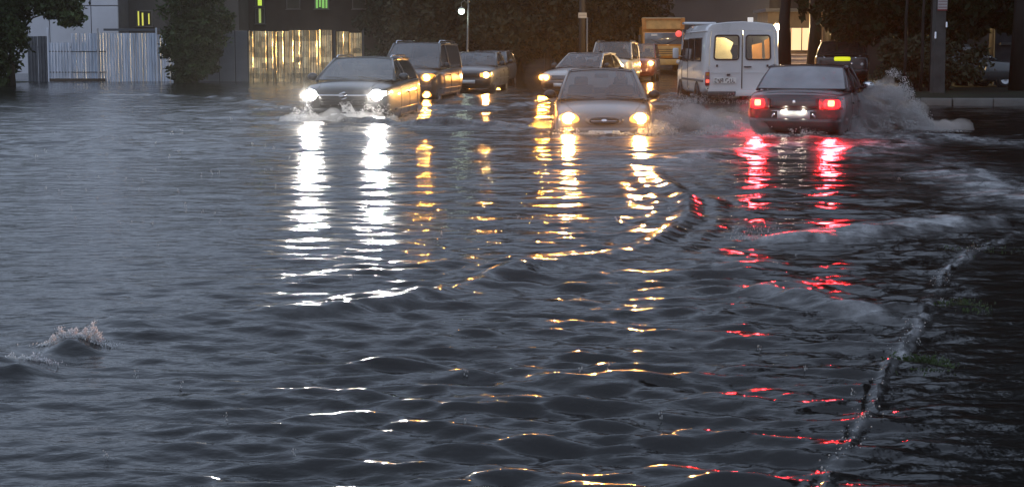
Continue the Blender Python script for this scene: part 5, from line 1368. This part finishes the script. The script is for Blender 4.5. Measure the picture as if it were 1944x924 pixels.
def concrete_pole():
    Y = 36.6; b = PY(1779, 175, Y); R = empty("concrete_pole", (b.x, Y, .16)); tag(R, "square grey concrete pole with a striped notice on the right verge", "pole")
    mb = MB(); mb.prism([(-.28, -.25), (.22, -.25), (.22, .25), (-.28, .25)], -.2, .5, 'Z')
    mb.v = mb.v; 
    MB().add([(-.17, -.16, -.2), (.17, -.16, -.2), (.17, .16, -.2), (-.17, .16, -.2), (-.135, -.13, 3.4), (.135, -.13, 3.4), (.135, .13, 3.4), (-.135, .13, 3.4), (-.12, -.12, 8.5), (.12, -.12, 8.5), (.12, .12, 8.5), (-.12, .12, 8.5)],
             [(0, 1, 5, 4), (1, 2, 6, 5), (2, 3, 7, 6), (3, 0, 4, 7), (4, 5, 9, 8), (5, 6, 10, 9), (6, 7, 11, 10), (7, 4, 8, 11), (8, 9, 10, 11)]).build("post", conp, R)
    z = PY(1783, 8, Y).z-.16
    n = MB().box((.03, -.165, z+.05), (.27, .012, .42)).build("notice", mat("pale_notice", (.45, .42, .42), .6), R)
    for k in range(4): MB().box((.03, -.176, z-.10+.085*k), (.25, .006, .022)).build("notice_line", mat("red_grey_print", (.22, .10, .10), .6), n)
    MB().box((.02, -.176, z-.175), (.27, .008, .04)).build("notice_edge", mat("red_edge", (.22, .03, .03), .6), n)
    MB().box((.15, -.17, 1.95), (.05, .06, .16), bev=.01).build("bracket", CHR, R); MB().box((-.16, -.18, 1.65), (.05, .05, .20), bev=.01).build("bracket", CHR, R)
concrete_pole()
# lit kiosk and its lamp behind the trunk beside the van
Y5 = 58.0
kx = bX(1505, Y5); K = empty("lit_kiosk", (kx, Y5, .16)); tag(K, "brightly lit kiosk front with slatted steps seen between the tree trunks", "kiosk")
MB().box((.4, 1.3, 1.5), (3.2, 2.4, 3.0)).build("wall", mat("kiosk_render", (.22, .15, .10), .7, var=.15), K)
MB().box((.4, 1.1, 3.06), (3.6, 3.0, .14)).build("roof", greyp, K)
w_ = MB().box((.1, .06, 1.75), (1.5, .08, 1.1), bev=.02).build("shop_window", frame_m, K)
for i in range(3): MB().box((-.4+.5*i, .0, 1.75), (.44, .03, 1.0)).build("pane", glow("shop_pane", (1, .62, .34), 1.1), w_)
for i in range(5): MB().box((.1, -.5-.12*i, .92-.18*i), (1.7, .14, .10), bev=.01).build("step", mat("pale_step", (.55, .45, .42), .6), K)
for i in range(5): MB().box((.1, -1.15, .25+.2*i), (1.6, .03, .05)).build("rail_slat", mat("pale_rail", (.6, .5, .48), .5), K)
for sx in (-.7, .9): MB().box((sx, -1.15, .55), (.05, .05, 1.15)).build("rail_post", BLK, K)
LY = 51.0
lp = PY(1476, 52, LY); SL = empty("bright_lamp", (lp.x, LY, .16)); tag(SL, "low warm lamp on a post blazing behind the first tree trunk", "street lamp")
MB().tube([(0, 0, -.2), (0, 0, lp.z-.28)], .035, 8).build("post", polem, SL, True)
MB().lathe([(.02, .20), (.17, .14), (.18, .12)], 14, (0, 0, lp.z-.16), 'Z').build("shade", polem, SL, True)
gl_ = MB().sphere((0, 0, lp.z-.16), .14, 14).build("globe", glow("sodium_glow", (1, .72, .42), 60), SL, True)
ld = bpy.data.lights.new("sodium_light", 'POINT'); ld.energy = 4800; ld.color = (1, .66, .30); ld.shadow_soft_size = .15
lo = bpy.data.objects.new("sodium_light", ld); COL.objects.link(lo); lo.parent = gl_; lo.location = (-.05, -.2, lp.z-.16)
# low dark wall and shed in the gloom on the far right
sh = empty("dark_shed", (20.5, 44.8, .16)); tag(sh, "dim shed wall with a pale ledge in the gloom at the far right", "shed")
for i in range(7): MB().box((-3.0+1.0*i, 0, 1.5), (.97, .12, 3.0), bev=.02).build("wall_panel", mat("dim_wall", (.04, .043, .046), .8, spec=.15, var=.3), sh)
MB().box((-2.6, -.12, 1.45), (1.5, .22, .10), bev=.02).build("ledge", conp, sh)
MB().box((0, .4, 3.08), (7.4, 1.2, .14)).build("roof", greyp, sh)

# ================================================================== HAZE (rain-wet air)
hz = MB().box((0, 42, 9), (130, 150, 20.5)).build("haze", bpy.data.materials.new("rain_haze"))
tag(hz, "thin rain mist hanging over the whole flooded street", "haze", kind="stuff")
hm_ = hz.data.materials[0]; hm_.use_nodes = True; nt = hm_.node_tree; nt.nodes.clear()
o = node(nt, "ShaderNodeOutputMaterial"); pv = node(nt, "ShaderNodeVolumePrincipled"); pv.inputs["Color"].default_value = (.80, .80, .80, 1)
pv.inputs["Density"].default_value = .00022; pv.inputs["Anisotropy"].default_value = .7
nt.links.new(pv.outputs[0], o.inputs["Volume"])

# added fog spheres that give the lamps a halo of lens glow
mm_ = bpy.data.materials.new("lamp_halo"); mm_.use_nodes = True; nt = mm_.node_tree; nt.nodes.clear()
o = node(nt, "ShaderNodeOutputMaterial"); pv = node(nt, "ShaderNodeVolumePrincipled"); pv.inputs["Color"].default_value = (.85, .85, .85, 1)
pv.inputs["Density"].default_value = .022; pv.inputs["Anisotropy"].default_value = .3
nt.links.new(pv.outputs[0], o.inputs["Volume"])
mm2 = mm_.copy(); mm2.name = 'lamp_halo_dense'; mm2.node_tree.nodes['Principled Volume'].inputs['Density'].default_value = .05
for c_, rad, lab in ((cg, .46, "grey saloon's headlights"), (cc, .46, "dark crossover's headlights"), (cp, .71, "people carrier's lamps"), (cd, .71, "boxy dark saloon's headlight"), (cs, .71, "silver saloon's headlights"), (cm, .71, "dark red minivan's headlight"), (cr, .40, "maroon saloon's tail lamps")):
    mb = MB(); L_ = c_.lamps
    if c_ is cr: L_ = c_.tails
    pts_ = [L_[0]]
    for q in L_[1:]:
        if (q-pts_[-1]).length > 2*rad*.86: pts_.append(q)
    for q in pts_: mb.sphere(q, rad, 20, (1, 1, .85))
    o = mb.build("mist", mm2 if rad > .7 else mm_, None, True); tag(o, "added halo fog glowing round the "+lab, "mist", kind="stuff")
